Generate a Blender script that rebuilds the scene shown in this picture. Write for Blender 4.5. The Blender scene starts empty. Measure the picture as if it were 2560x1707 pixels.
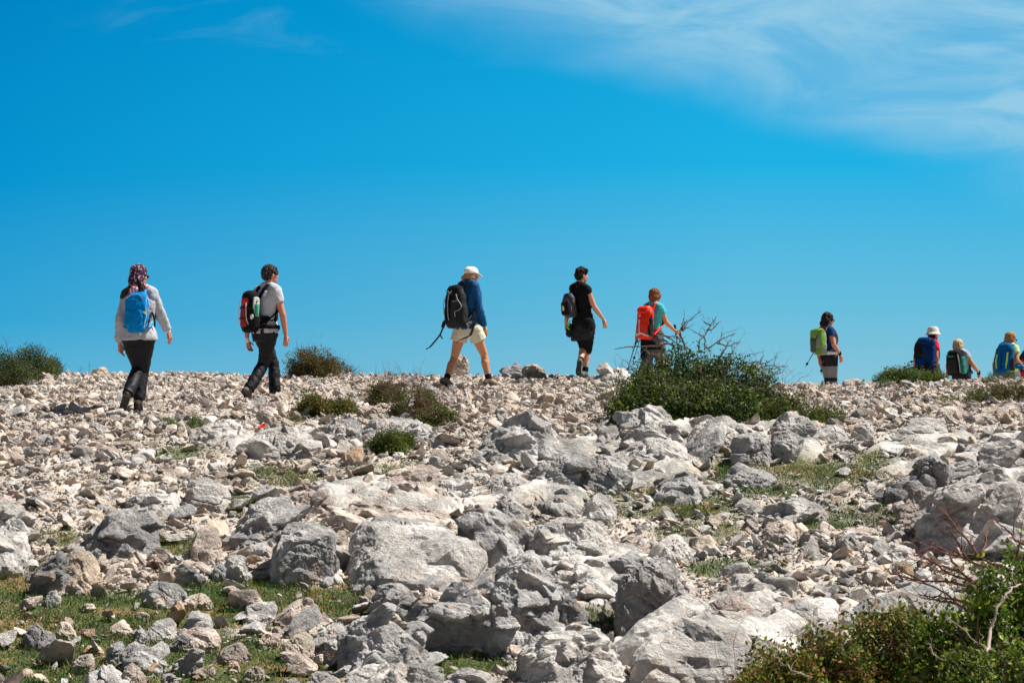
import bpy, bmesh, math, random
import numpy as np
from mathutils import Vector
C = bpy.context.scene.collection
S = bpy.context.scene
RNG = np.random.default_rng(7)
random.seed(7)
A = np.array

# ------------------------------------------------------------------ camera
FPX = 70.0 / 36.0 * 2560.0          # focal length in photo pixels
PITCH = math.atan((1250 - 853.5) / FPX)
cd = bpy.data.cameras.new('camera'); cam = bpy.data.objects.new('camera', cd); C.objects.link(cam)
cd.lens = 70; cd.sensor_width = 36; cd.clip_start = 0.1; cd.clip_end = 8000
cam.location = (0, 0, 0); cam.rotation_euler = (math.pi / 2 + PITCH, 0, 0)
cd.dof.use_dof = True; cd.dof.focus_distance = 23.0; cd.dof.aperture_fstop = 16.0
S.camera = cam
# ------------------------------------------------------------------ sun, sky
SUN_EL, SUN_AZ = math.radians(57), math.radians(82)     # azimuth from +Y (away) towards +X (right)
sd = Vector((math.sin(SUN_AZ) * math.cos(SUN_EL), math.cos(SUN_AZ) * math.cos(SUN_EL), math.sin(SUN_EL)))
sl = bpy.data.lights.new('sun', 'SUN'); sl.energy = 5.0; sl.angle = math.radians(0.5); sl.color = (1.0, 0.95, 0.87)
so = bpy.data.objects.new('sun', sl); C.objects.link(so); so.rotation_euler = (-sd).to_track_quat('-Z', 'Y').to_euler()
S.view_settings.view_transform = 'Standard'; S.view_settings.look = 'None'
S.view_settings.exposure = 0.84; S.view_settings.gamma = 1.0; S.view_settings.use_curve_mapping = False
S.cycles.max_bounces = 6; S.cycles.diffuse_bounces = 3; S.cycles.transparent_max_bounces = 4

def lin(r, g, b):
    f = lambda v: (v / 255 / 12.92) if v / 255 <= .04045 else ((v / 255 + .055) / 1.055) ** 2.4
    return (f(r), f(g), f(b))

class NT:
    """small helper for node trees"""
    def __init__(s, nt): s.nt = nt; s.nt.nodes.clear()
    def n(s, t, **kw):
        nd = s.nt.nodes.new(t)
        for k, v in kw.items():
            if k.startswith('i_'):
                key = k[2:]
                key = int(key) if key.isdigit() else key.replace('_', ' ')
                nd.inputs[key].default_value = v
            else: setattr(nd, k, v)
        return nd
    def l(s, a, b): s.nt.links.new(a, b); return b.node
    def math(s, op, a, b=None, clamp=False):
        nd = s.n('ShaderNodeMath', operation=op); nd.use_clamp = clamp
        for i, v in enumerate((a, b)):
            if v is None: continue
            if isinstance(v, (int, float)): nd.inputs[i].default_value = v
            else: s.l(v, nd.inputs[i])
        return nd.outputs[0]
    def maprange(s, v, a, b, c=0., d=1., interp='SMOOTHSTEP'):
        nd = s.n('ShaderNodeMapRange', interpolation_type=interp)
        s.l(v, nd.inputs[0])
        for i, q in enumerate((a, b, c, d)): nd.inputs[i + 1].default_value = q
        return nd.outputs[0]
    def mix(s, f, a, b, blend='MIX'):
        nd = s.n('ShaderNodeMix', data_type='RGBA', blend_type=blend)
        for sock, v in ((nd.inputs[0], f), (nd.inputs[6], a), (nd.inputs[7], b)):
            if isinstance(v, (int, float)): sock.default_value = v
            elif isinstance(v, tuple): sock.default_value = (v + (1.,))[:4]
            else: s.l(v, sock)
        return nd.outputs[2]
    def ramp(s, f, stops, interp='LINEAR'):
        nd = s.n('ShaderNodeValToRGB'); cr = nd.color_ramp; cr.interpolation = interp
        while len(cr.elements) < len(stops): cr.elements.new(0.5)
        for e, (p, c) in zip(cr.elements, stops): e.position = p; e.color = (tuple(c) + (1.,))[:4]
        s.l(f, nd.inputs[0]); return nd.outputs[0]

W = bpy.data.worlds.new('World'); S.world = W; W.use_nodes = True
t = NT(W.node_tree)
out = t.n('ShaderNodeOutputWorld'); bg = t.n('ShaderNodeBackground', i_Strength=0.1)
sky = t.n('ShaderNodeTexSky', sky_type='NISHITA', sun_disc=False, sun_elevation=SUN_EL, sun_rotation=SUN_AZ)
sky.air_density = 1.0; sky.dust_density = 0.6; sky.ozone_density = 3.0
co = t.n('ShaderNodeTexCoord'); sep = t.n('ShaderNodeSeparateXYZ'); t.l(co.outputs['Generated'], sep.inputs[0])
yy = t.math('MAXIMUM', sep.outputs[1], 0.08)
u = t.math('DIVIDE', sep.outputs[0], yy); v = t.math('DIVIDE', sep.outputs[2], yy)
# deep clear blue over the ridge, paler to the horizon, a little paler to the east
left = t.ramp(t.maprange(v, 0.06, 0.26, interp='LINEAR'), [(0, lin(92, 180, 216)), (.15, lin(52, 166, 214)), (.5, lin(6, 149, 209)), (1, lin(0, 133, 196))])
right = t.ramp(t.maprange(v, 0.06, 0.26, interp='LINEAR'), [(0, lin(135, 197, 219)), (.18, lin(105, 191, 222)), (.55, lin(32, 178, 230)), (1, lin(0, 163, 222))])
lr = t.mix(t.maprange(u, -0.27, 0.12, interp='LINEAR'), left, right)
lr = t.mix(1.0, lr, (5.5, 5.5, 5.5), 'MULTIPLY')
base = t.mix(t.maprange(v, 0.27, 0.6), lr, t.mix(1.0, sky.outputs[0], (.26, .235, .22), 'MULTIPLY'))
# thin cirrus, streaked along a diagonal, in the direction of the ridge and to the right
vec = t.n('ShaderNodeCombineXYZ'); t.l(u, vec.inputs[0]); t.l(v, vec.inputs[1])
mp = t.n('ShaderNodeMapping'); mp.inputs['Rotation'].default_value = (0, 0, math.radians(24)); mp.inputs['Scale'].default_value = (5.5, 20, 1)
t.l(vec.outputs[0], mp.inputs[0])
n1 = t.n('ShaderNodeTexNoise', i_Scale=1.6, i_Detail=9.0, i_Roughness=0.6, i_Distortion=0.8); t.l(mp.outputs[0], n1.inputs['Vector'])
mp2 = t.n('ShaderNodeMapping'); mp2.inputs['Rotation'].default_value = (0, 0, math.radians(20)); mp2.inputs['Scale'].default_value = (9, 15, 1)
t.l(vec.outputs[0], mp2.inputs[0])
n2 = t.n('ShaderNodeTexNoise', i_Scale=.8, i_Detail=4.0, i_Roughness=0.5); t.l(mp2.outputs[0], n2.inputs['Vector'])
# signed distance above the lower edge of the cloud bank: from (u=-.06, v=.252) to (u=.257, v=.165)
edge = t.math('SUBTRACT', v, t.math('ADD', t.math('MULTIPLY', u, -0.307), 0.229))
edge = t.math('ADD', edge, t.math('MULTIPLY', t.math('SUBTRACT', n2.outputs[0], 0.5), 0.055))
m = t.maprange(edge, -0.008, 0.042)
d = t.maprange(n1.outputs[0], 0.34, 0.64)
d = t.math('MULTIPLY', t.math('ADD', t.math('MULTIPLY', d, 0.60), 0.40), m)
far = t.math('MULTIPLY', t.maprange(u, -0.12, 0.03), t.maprange(v, 0.6, 0.3))
d = t.math('MULTIPLY', d, far)
# faint wisps at the upper left
wisp = t.math('MULTIPLY', t.maprange(n1.outputs[0], 0.52, 0.74), t.math('MULTIPLY', t.maprange(v, 0.215, 0.245), t.maprange(u, 0.05, -0.08)))
wisp = t.math('MULTIPLY', wisp, t.math('MULTIPLY', t.maprange(u, -0.24, -0.18), 0.16))
d = t.math('ADD', t.math('MULTIPLY', d, 0.84), wisp, True)
base = t.mix(d, base, tuple(5.5 * q for q in lin(160, 209, 232)))
t.l(base, bg.inputs[0]); t.l(bg.outputs[0], out.inputs[0])

# ------------------------------------------------------------------ noise
_p = np.random.default_rng(3).permutation(256); _p = np.concatenate([_p, _p, _p])
_g = np.random.default_rng(4).normal(size=(256, 3)); _g /= np.linalg.norm(_g, axis=1)[:, None]
def pn(P):
    P = np.asarray(P, float); i = np.floor(P).astype(int); f = P - i; i &= 255
    w = f * f * f * (f * (f * 6 - 15) + 10); r = 0
    for dx in (0, 1):
        for dy in (0, 1):
            for dz in (0, 1):
                h = _p[_p[_p[(i[:, 0] + dx) & 255] + ((i[:, 1] + dy) & 255)] + ((i[:, 2] + dz) & 255)]
                g = _g[h]
                dot = g[:, 0] * (f[:, 0] - dx) + g[:, 1] * (f[:, 1] - dy) + g[:, 2] * (f[:, 2] - dz)
                wx = w[:, 0] if dx else 1 - w[:, 0]; wy = w[:, 1] if dy else 1 - w[:, 1]; wz = w[:, 2] if dz else 1 - w[:, 2]
                r = r + dot * wx * wy * wz
    return r * 1.5
def fbm(P, o=4, gain=.5, lac=2.03):
    r = 0; a = 1.; P = np.asarray(P, float)
    for k in range(o): r = r + a * pn(P + 17.3 * k); P = P * lac; a *= gain
    return r
def ridge(P, o=4, gain=.5):
    r = 0; a = 1.; P = np.asarray(P, float)
    for k in range(o): r = r + a * (1 - 2 * np.abs(pn(P + 9.1 * k))); P = P * 2.1; a *= gain
    return r
def sstep(x, a, b):
    q = np.clip((x - a) / (b - a), 0, 1); return q * q * (3 - 2 * q)

# ------------------------------------------------------------------ pixel <-> world
cp, sp_ = math.cos(PITCH), math.sin(PITCH)
def ray(px, py):
    a = (px - 1280) / FPX; b = (853.5 - py) / FPX
    return A([a, cp - b * sp_, sp_ + b * cp])
def at(px, py, Y):
    r = ray(px, py); return r * (Y / r[1])
def proj(P):
    P = np.atleast_2d(P); y = P[:, 1] * cp + P[:, 2] * sp_; z = -P[:, 1] * sp_ + P[:, 2] * cp
    return 1280 + P[:, 0] / y * FPX, 853.5 - z / y * FPX

# ------------------------------------------------------------------ terrain
_rows = [(12, 1707), (13, 1618), (14, 1530), (15, 1446), (16, 1366), (17, 1292), (18, 1228), (19, 1168), (20, 1116), (21, 1071), (22, 1035), (24, 1013), (26, 992), (28, 968), (30, 951), (31.5, 943), (33, 936)]
_Y = [-200, -20, 0, 5, 9] + [a for a, b in _rows]
_Z = [-6, -2.3, -1.75, -1.62, -1.48] + [(1250 - b) / FPX * a for a, b in _rows]
def prof(d):
    r = 0
    for k in (-.6, -.3, 0, .3, .6): r = r + np.interp(d + k, _Y, _Z)
    return r / 5
def terr(x, y):
    x = np.asarray(x, float); y = np.asarray(y, float)
    c = 31.6 - 2.6 * sstep(x, 0.5, 3.0)
    z = prof(np.minimum(y, c))
    tt = np.maximum(y - c, 0)
    z = z - 0.42 * (1 - np.exp(-(tt / 2.6) ** 2)) - 0.16 * np.maximum(tt - 9, 0) * (tt < 60) - 8.16 * (tt >= 60) - .0005 * np.maximum(tt - 60, 0)
    z = z - .05 * np.exp(-((x - 4.6) / 1.6) ** 2 - ((y - 29) / 4) ** 2) + .05 * np.exp(-((x - 6.9) / 1.3) ** 2 - ((y - 29) / 3) ** 2)
    z = z + .05 * np.exp(-((x + 5.5) / 1.6) ** 2 - ((y - 31) / 3) ** 2)
    P = np.stack([x.ravel() * .6, y.ravel() * .6, 0 * x.ravel()], 1)
    near = np.exp(-np.maximum(np.abs(y - 20) - 14, 0) / 6).ravel()
    z = z + (0.045 * fbm(P, 3) * near).reshape(z.shape)
    return z
def hit(px, py):
    """ground point seen at a photo pixel"""
    r = ray(px, py); Y = np.arange(8.5, 33, .01)
    P = r[None, :] * (Y / r[1])[:, None]
    z = terr(P[:, 0], Y); k = np.nonzero(z >= P[:, 2])[0]
    k = k[0] if len(k) else np.argmin(P[:, 2] - z)
    return A([P[k, 0], Y[k], z[k]])

# ------------------------------------------------------------------ object helpers
def mkmesh(name, V, F, mat, parent=None, col=None, smooth=False, origin=None):
    """V (n,3) world coordinates; F list of index tuples or (m,k) array"""
    V = np.asarray(V, float)
    if parent is not None: o0 = A(parent_origin(parent))
    else: o0 = A(origin) if origin is not None else A([V[:, 0].mean(), V[:, 1].mean(), V[:, 2].min()])
    me = bpy.data.meshes.new(name)
    V = V - o0
    if isinstance(F, np.ndarray):
        m_, k_ = F.shape
        me.vertices.add(len(V)); me.vertices.foreach_set('co', V.astype(np.float32).ravel())
        me.loops.add(m_ * k_); me.loops.foreach_set('vertex_index', F.astype(np.int32).ravel())
        me.polygons.add(m_); me.polygons.foreach_set('loop_start', np.arange(0, m_ * k_, k_, dtype=np.int32))
        me.update(calc_edges=True)
    else:
        me.from_pydata([tuple(v) for v in V], [], [tuple(int(i) for i in f) for f in F]); me.update()
    me.polygons.foreach_set('use_smooth', np.full(len(me.polygons), smooth, bool))
    if col is not None:
        ca = me.color_attributes.new('Col', 'FLOAT_COLOR', 'POINT')
        c4 = np.ones((len(V), 4), np.float32); c4[:, :3] = col
        ca.data.foreach_set('color', c4.ravel())
    me.materials.append(mat)
    o = bpy.data.objects.new(name, me); C.objects.link(o)
    if parent is not None: o.parent = parent
    else: o.location = o0
    o['_o'] = [float(q) for q in o0]
    return o
def parent_origin(p): return p['_o']
def tag(o, label=None, cat=None, group=None, kind=None):
    for k, v_ in (('label', label), ('category', cat), ('group', group), ('kind', kind)):
        if v_: o[k] = v_
    return o
def empty(name, loc):
    o = bpy.data.objects.new(name, None); C.objects.link(o); o.location = loc; o['_o'] = [float(q) for q in loc]
    o.empty_display_size = .1
    return o
def cat(parts):
    Vs, Fs, n = [], [], 0
    for V, F in parts: Vs.append(V); Fs.extend([tuple(i + n for i in f) for f in F]); n += len(V)
    return np.concatenate(Vs), Fs
def catarr(parts):
    Vs, Fs, n = [], [], 0
    for V, F in parts: Vs.append(V); Fs.append(F + n); n += len(V)
    return np.concatenate(Vs), np.concatenate(Fs)
def unit(v_): v_ = np.asarray(v_, float); return v_ / (np.linalg.norm(v_) + 1e-12)

# ------------------------------------------------------------------ materials
def new_mat(name):
    m_ = bpy.data.materials.new(name); m_.use_nodes = True; t_ = NT(m_.node_tree)
    o_ = t_.n('ShaderNodeOutputMaterial'); b_ = t_.n('ShaderNodeBsdfPrincipled'); t_.l(b_.outputs[0], o_.inputs[0])
    return m_, t_, b_
def rock_mat():
    m_, t_, b_ = new_mat('limestone')
    tc = t_.n('ShaderNodeTexCoord'); oi = t_.n('ShaderNodeObjectInfo')
    off = t_.n('ShaderNodeVectorMath', operation='SCALE'); off.inputs['Scale'].default_value = 1.0
    cx = t_.n('ShaderNodeCombineXYZ')
    for i in range(3): t_.l(t_.math('MULTIPLY', oi.outputs['Random'], 40. + 13 * i), cx.inputs[i])
    ad = t_.n('ShaderNodeVectorMath', operation='ADD'); t_.l(tc.outputs['Object'], ad.inputs[0]); t_.l(cx.outputs[0], ad.inputs[1])
    P = ad.outputs[0]
    def noise(sc, det, ro=.6, dist=0.):
        n_ = t_.n('ShaderNodeTexNoise', i_Scale=sc, i_Detail=det, i_Roughness=ro, i_Distortion=dist); t_.l(P, n_.inputs['Vector']); return n_.outputs[0]
    ca = t_.n('ShaderNodeVertexColor', layer_name='Col')
    big = noise(3.2, 5., .65, .4)
    c = t_.mix(t_.maprange(big, .44, .60), ca.outputs[0], (.66, .67, .69), 'MULTIPLY')
    mid = noise(17., 7., .7, .6)
    c = t_.mix(t_.math('MULTIPLY', t_.maprange(mid, .52, .70), .38), c, (.22, .21, .21))
    warm = noise(6., 4., .6, 1.)
    c = t_.mix(t_.math('MULTIPLY', t_.maprange(warm, .55, .7), .38), c, (.60, .36, .22))
    spk = noise(75., 3., .7)
    c = t_.mix(t_.math('MULTIPLY', t_.maprange(spk, .57, .67), .42), c, (.12, .11, .11))
    wh = noise(30., 4., .6)
    c = t_.mix(t_.math('MULTIPLY', t_.maprange(wh, .55, .7), .4), c, (.78, .74, .69))
    t_.l(c, b_.inputs['Base Color']); b_.inputs['Roughness'].default_value = .88; b_.inputs['Specular IOR Level'].default_value = .25
    c = t_.mix(t_.math('MULTIPLY', t_.maprange(noise(11., 8., .72, .3), .57, .66), .5), c, (.15, .15, .15))
    h = t_.math('ADD', t_.math('MULTIPLY', noise(24., 9., .72, .5), 1.), t_.math('MULTIPLY', t_.math('ABSOLUTE', t_.math('SUBTRACT', noise(8., 6., .65, .3), .5)), 1.7))
    h = t_.math('MULTIPLY', h, t_.maprange(noise(2.6, 3., .6), .38, .62, .35, 1.25))
    bu = t_.n('ShaderNodeBump', i_Strength=1.0, i_Distance=.07); t_.l(h, bu.inputs['Height']); t_.l(bu.outputs[0], b_.inputs['Normal'])
    return m_
ROCK = rock_mat()
def cloth(name, col, rough=.85, var=.18, sc=30., bump=.3, spec=.2, sheen=.0):
    m_, t_, b_ = new_mat(name)
    tc = t_.n('ShaderNodeTexCoord')
    n_ = t_.n('ShaderNodeTexNoise', i_Scale=sc, i_Detail=5., i_Roughness=.6); t_.l(tc.outputs['Object'], n_.inputs['Vector'])
    lo = tuple(q * (1 - var) for q in col); hi = tuple(min(1, q * (1 + var)) for q in col)
    t_.l(t_.mix(n_.outputs[0], lo, hi), b_.inputs['Base Color']); b_.inputs['Roughness'].default_value = rough
    b_.inputs['Specular IOR Level'].default_value = spec
    n2_ = t_.n('ShaderNodeTexNoise', i_Scale=sc * 8, i_Detail=3.); t_.l(tc.outputs['Object'], n2_.inputs['Vector'])
    bu = t_.n('ShaderNodeBump', i_Strength=bump, i_Distance=.004); t_.l(t_.math('ADD', n_.outputs[0], t_.math('MULTIPLY', n2_.outputs[0], .4)), bu.inputs['Height']); t_.l(bu.outputs[0], b_.inputs['Normal'])
    return m_
def vcol_mat(name, rough=.6, transl=0., spec=.3, var=.25):
    m_, t_, b_ = new_mat(name)
    ca = t_.n('ShaderNodeVertexColor', layer_name='Col'); tc = t_.n('ShaderNodeTexCoord')
    n_ = t_.n('ShaderNodeTexNoise', i_Scale=6., i_Detail=4.); t_.l(tc.outputs['Object'], n_.inputs['Vector'])
    c = t_.mix(1., ca.outputs[0], t_.ramp(n_.outputs[0], [(.3, (1 - var,) * 3), (.7, (1 + var,) * 3)]), 'MULTIPLY')
    t_.l(c, b_.inputs['Base Color']); b_.inputs['Roughness'].default_value = rough; b_.inputs['Specular IOR Level'].default_value = spec
    if transl:
        tr = t_.n('ShaderNodeBsdfTranslucent'); t_.l(c, tr.inputs[0]); mx = t_.n('ShaderNodeMixShader', i_0=transl)
        t_.l(b_.outputs[0], mx.inputs[1]); t_.l(tr.outputs[0], mx.inputs[2])
        o_ = [n for n in t_.nt.nodes if n.type == 'OUTPUT_MATERIAL'][0]; t_.l(mx.outputs[0], o_.inputs[0])
    return m_
LEAF = vcol_mat('foliage', .5, .38, .3); GRASS = vcol_mat('grass', .7, .25, .2); BARK = vcol_mat('bark', .9, 0, .1)
PAINTCOL = vcol_mat('coloured_cloth', .8, 0, .2, .12)
def ground_mat():
    m_, t_, b_ = new_mat('ground')
    tc = t_.n('ShaderNodeTexCoord'); ca = t_.n('ShaderNodeVertexColor', layer_name='Col')
    def noise(sc, det, ro=.6, dist=0.):
        n_ = t_.n('ShaderNodeTexNoise', i_Scale=sc, i_Detail=det, i_Roughness=ro, i_Distortion=dist); t_.l(tc.outputs['Object'], n_.inputs['Vector']); return n_.outputs[0]
    c = t_.mix(1., ca.outputs[0], t_.ramp(noise(9., 8., .7), [(.3, (.55,) * 3), (.7, (1.35,) * 3)]), 'MULTIPLY')
    c = t_.mix(t_.math('MULTIPLY', t_.maprange(noise(60., 4., .7), .5, .7), .5), c, (.42, .34, .27))
    t_.l(c, b_.inputs['Base Color']); b_.inputs['Roughness'].default_value = .95; b_.inputs['Specular IOR Level'].default_value = .1
    bu = t_.n('ShaderNodeBump', i_Strength=.8, i_Distance=.03); t_.l(noise(30., 8., .75), bu.inputs['Height']); t_.l(bu.outputs[0], b_.inputs['Normal'])
    return m_
GROUND = ground_mat()
# ------------------------------------------------------------------ zones, laid out on the slope
def ell(px, py, L):
    r = np.zeros(len(px))
    for (cx, cy, rx, ry) in L: r = np.maximum(r, 1 - ((px - cx) / rx) ** 2 - ((py - cy) / ry) ** 2)
    return np.clip(r * 2, 0, 1)
GRASSZ = [(180, 1600, 420, 150), (620, 1500, 260, 70), (350, 1660, 620, 90), (1120, 1650, 170, 60), (60, 1450, 110, 60), (880, 1500, 90, 60),
          (1960, 1190, 300, 55), (1650, 1255, 230, 45), (2250, 1150, 160, 30), (2120, 1290, 190, 40), (1750, 1330, 130, 35), (700, 1190, 120, 30), (590, 1260, 90, 30),
          (450, 1130, 110, 22), (1500, 1560, 90, 60), (950, 1180, 90, 26), (1850, 1420, 150, 30), (130, 1340, 70, 30), (420, 1360, 120, 26)]
ROCKZ = [(1560, 1180, 330, 110), (1850, 1110, 260, 90), (1290, 1230, 320, 70), (1980, 1560, 300, 80), (2350, 1150, 260, 60), (1000, 1250, 250, 60), (700, 1110, 180, 40), (1500, 1450, 250, 100)]
def zones(x, y, z):
    px, py = proj(np.stack([x, y, z], 1))
    n_ = fbm(np.stack([x * 1.7, y * 1.2, 0 * x], 1), 4)
    vis = ((y > 9) & (y < 34)).astype(float)
    g = 1.35 * ell(px, py, GRASSZ[:6]) + .80 * ell(px, py, GRASSZ[6:]) + .5 * n_
    b = ell(px, py, ROCKZ) * 1.0 + .5 * fbm(np.stack([x * 1.1 + 7, y * .9, 0 * x + 3], 1), 3)
    return np.clip(g, 0, 1) * vis, np.clip(b * 1.2 - .75, 0, 1) * vis * (1 - np.clip(g, 0, 1))
def grow(a, b, first, ratio, n):
    r = [b]; s_ = first
    for k in range(n): s_ *= ratio; r.append(r[-1] + s_)
    return r
fx = np.arange(-9.6, 9.6001, .05); ex = A(grow(0, 9.6, .05, 1.42, 28)[1:])
xs = np.concatenate([-ex[::-1], fx, ex])
fy = np.concatenate([np.arange(9.5, 21, .045), np.arange(21, 33.5, .06)]); ey = A(grow(0, fy[-1], .06, 1.33, 33)[1:]); ny = -A(grow(0, -9.5, .05, 1.6, 16)[1:])[::-1]
ys = np.concatenate([ny, fy, ey])
X, Y = np.meshgrid(xs, ys); x_, y_ = X.ravel(), Y.ravel()
z_ = terr(x_, y_)
g_, b_r = zones(x_, y_, z_)
loc = np.exp(-np.maximum(np.abs(y_ - 20) - 13.5, 0) / 3) * np.exp(-np.maximum(np.abs(x_) - 9, 0) / 2)
P = np.stack([x_, y_, z_], 1)
st = x_ * .45 + y_ * .9
bed = .05 * ridge(P * A([2.2, 2.6, 1.]), 6, .62) + .07 * np.abs(pn(np.stack([st * 2.4, x_ * .9, 0 * x_], 1))) + .03 * np.abs(pn(P * 5))
rub = .018 * fbm(P * 5., 3) + .012 * fbm(P * 17., 2)
z_ = z_ + loc * (bed * sstep(b_r, 0, .6) + rub * (1 - .5 * g_) - .02 * g_)
soil = A([.30, .22, .15]); gravel = A([.54, .48, .42]); moss = A([.06, .09, .025]); lime = A([.62, .59, .555])
cn = fbm(P * 2.6, 3)[:, None]
col = gravel * (1 + .25 * cn)
bq = sstep(b_r, .1, .4)[:, None]; col = col * (1 - bq) + lime * bq
rust = np.exp(-((P[:, 0] + 3.35) / .28) ** 2 - ((P[:, 1] - 13.7) / .25) ** 2)[:, None]; br = np.clip(np.clip(cn * 1.6 - .1, 0, 1) + rust, 0, 1)
gm = moss * (1 + .5 * cn) * (1 - br) + A([.24, .16, .07]) * br
col = col * (1 - g_[:, None]) + gm * g_[:, None]
nx_, ny_ = len(xs), len(ys)
idx = np.arange(nx_ * ny_).reshape(ny_, nx_)
F = np.stack([idx[:-1, :-1].ravel(), idx[:-1, 1:].ravel(), idx[1:, 1:].ravel(), idx[1:, :-1].ravel()], 1)
ground = mkmesh('ground', np.stack([x_, y_, z_], 1), F, GROUND, col=np.clip(col, 0.01, 1), smooth=True, origin=(0, 0, 0))
tag(ground, kind='structure')
ground.data.materials.append(ROCK)
mi = (b_r[F[:, 0]] > .35).astype(np.int32)
ground.data.polygons.foreach_set('material_index', mi)
def gz(x, y): return float(terr(A([x]), A([y]))[0])

# ------------------------------------------------------------------ rocks
_ico = {}
def ico(sub):
    if sub not in _ico:
        bm = bmesh.new(); bmesh.ops.create_icosphere(bm, subdivisions=sub, radius=1.0)
        V = A([v_.co[:] for v_ in bm.verts]); V /= np.linalg.norm(V, axis=1)[:, None]
        _ico[sub] = (V, A([[v_.index for v_ in f.verts] for f in bm.faces])); bm.free()
    return _ico[sub]
def planes_r(D, N, dist, p=22.):
    """radius along directions D of the convex body N.x<=dist, edges slightly rounded"""
    q = np.maximum(D @ N.T, 0) / dist[None, :]
    return 1. / (np.power(np.sum(q ** p, 1), 1 / p) + 1e-6)
def chips(D, N, dd, rg, n=26, lo=.84, hi=.99):
    """extra flat break faces cut off the corners"""
    Q = rg.normal(size=(n, 3)); Q /= np.linalg.norm(Q, axis=1)[:, None]
    r0 = planes_r(D, N, dd, 40.); V0 = D * r0[:, None]
    sup = (V0 @ Q.T).max(0)
    return np.concatenate([N, Q]), np.concatenate([dd, sup * rg.uniform(lo, hi, n)])
def facets(Pn, seed, k, tilt, off):
    rg = np.random.default_rng(int(seed * 97) + k); lo, hi = Pn.min(0), Pn.max(0)
    Sd = rg.uniform(lo, hi, (k, 3)); Tl = rg.normal(0, tilt, (k, 3)); of = rg.normal(0, off, k)
    d2 = (Sd ** 2).sum(1)[None, :] - 2 * Pn @ Sd.T; i = d2.argmin(1)
    return ((Pn - Sd[i]) * Tl[i]).sum(1) + of[i]
def rough(P, Nn, size, amp, seed, karst):
    """weathering: gentle lumps, furrows with sharp rims, cracks, pits, fine grain"""
    o_ = A([seed * 3.7, seed * 1.3, seed * 7.1]); s_ = 1. / size
    Pw = P + .10 * size * np.stack([pn(P * s_ * 2.5 + o_), pn(P * s_ * 2.5 + o_ + 7), pn(P * s_ * 2.5 + o_ + 13)], 1)
    d_ = (.035 * fbm(P * s_ * 1.7 + o_, 2) + .030 * karst * (1 - 2 * np.abs(pn(Pw * s_ * 2.6 + o_ + 31)))) * amp
    sd_ = unit(A([.45, .25, 1.]) + .35 * A([math.sin(seed), math.cos(seed * 2), 0]))
    st_ = (Pw @ sd_) * s_ * 4.6 + .9 * pn(P * s_ * 1.2 + o_); fr = st_ - np.floor(st_); d_ = d_ + .028 * amp * np.minimum(fr / .85, (1 - fr) / .15)
    Q = P * s_ * A([5.5, 5.5, 2.6]) + o_; Q[:, 0] += 1.2 * P[:, 2] * s_
    fur = np.abs(pn(Q)) + .6 * np.abs(pn(Q * 2.1 + 5)) + .42 * np.abs(pn(Q * 4.3 + 15)) + .3 * np.abs(pn(Q * 8.7 + 25)); d_ = d_ - .030 * amp * karst * (fur - .4)
    cr = np.abs(pn(Pw * s_ * 2.2 + o_ + 40)); d_ = d_ - .045 * amp * np.exp(-(cr / .03) ** 2)
    d_ = d_ + .011 * amp * (.6 + .6 * karst) * ridge(P * s_ * 11 + o_, 4, .7)
    pit = pn(P * s_ * 9 + o_ + 60); d_ = d_ - .022 * amp * karst * sstep(pit, .42, .62)
    return P + Nn * (d_ * size)[:, None]
def block(rg, sub, n0=6, n1=10):
    """one angular broken piece"""
    D, Fc = ico(sub); N = rg.normal(size=(rg.integers(n0, n1), 3)); N /= np.linalg.norm(N, axis=1)[:, None]
    N = np.concatenate([N, [[0, 0, 1], [0, 0, -1], unit([1, .2, .3]), unit([-1, -.1, .2]), unit([0, 1, .2]), unit([.1, -1, .1])]]); dd = rg.uniform(.45, 1., len(N))
    return D * np.minimum(planes_r(D, N, dd, 60.), 1.4)[:, None], D, Fc
def rot(rg, tilt):
    a = rg.uniform(0, 6.28); b, c = rg.normal(0, tilt, 2)
    Rz = A([[math.cos(a), -math.sin(a), 0], [math.sin(a), math.cos(a), 0], [0, 0, 1]]); Rx = A([[1, 0, 0], [0, math.cos(b), -math.sin(b)], [0, math.sin(b), math.cos(b)]]); Ry = A([[math.cos(c), 0, math.sin(c)], [0, 1, 0], [-math.sin(c), 0, math.cos(c)]])
    return Rz @ Rx @ Ry
def broken(V, D, Fc, sc, size, amp, seed, karst, rg, nb):
    """body plus the angular broken pieces that make up its surface, as one mesh"""
    parts = [(rough(V, unit_rows(D / sc), size, amp * .9, seed, karst), Fc)]
    bed = rot(rg, .35); cen = V.mean(0); up = (D[:, 2] > -.15) & ((D[:, 1] < .35) | (D[:, 2] > .5)); cand = np.nonzero(up)[0]
    for i in range(nb):
        k = rg.choice(cand); c = cen + (V[k] - cen) * rg.uniform(.72, .93); r = size * rg.uniform(.055, .24) * (1.15 - .6 * i / max(nb, 1))
        W_, Dw, Fw = block(rg, 4 if r > .09 else 3)
        W_ = W_ * A([rg.uniform(1, 1.7), rg.uniform(.7, 1.1), rg.uniform(.4, .8)])
        W_ = rough(W_, Dw, 1.6, .6, seed + i * .37, karst) * r
        J = rot(rg, .18); J = J if rg.random() < .5 else np.eye(3)
        parts.append((W_ @ J.T @ bed.T + c, Fw))
    return catarr(parts)
def unit_rows(M): return M / np.linalg.norm(M, axis=1)[:, None]
TONES = {'grey': (.50, .49, .48), 'pale': (.68, .65, .615), 'pink': (.70, .585, .51), 'cream': (.74, .63, .52), 'tan': (.60, .49, .39), 'orange': (.60, .41, .27), 'dark': (.34, .34, .34)}
ALLROCK = []    # (center, halfwidth) for spacing
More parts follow.
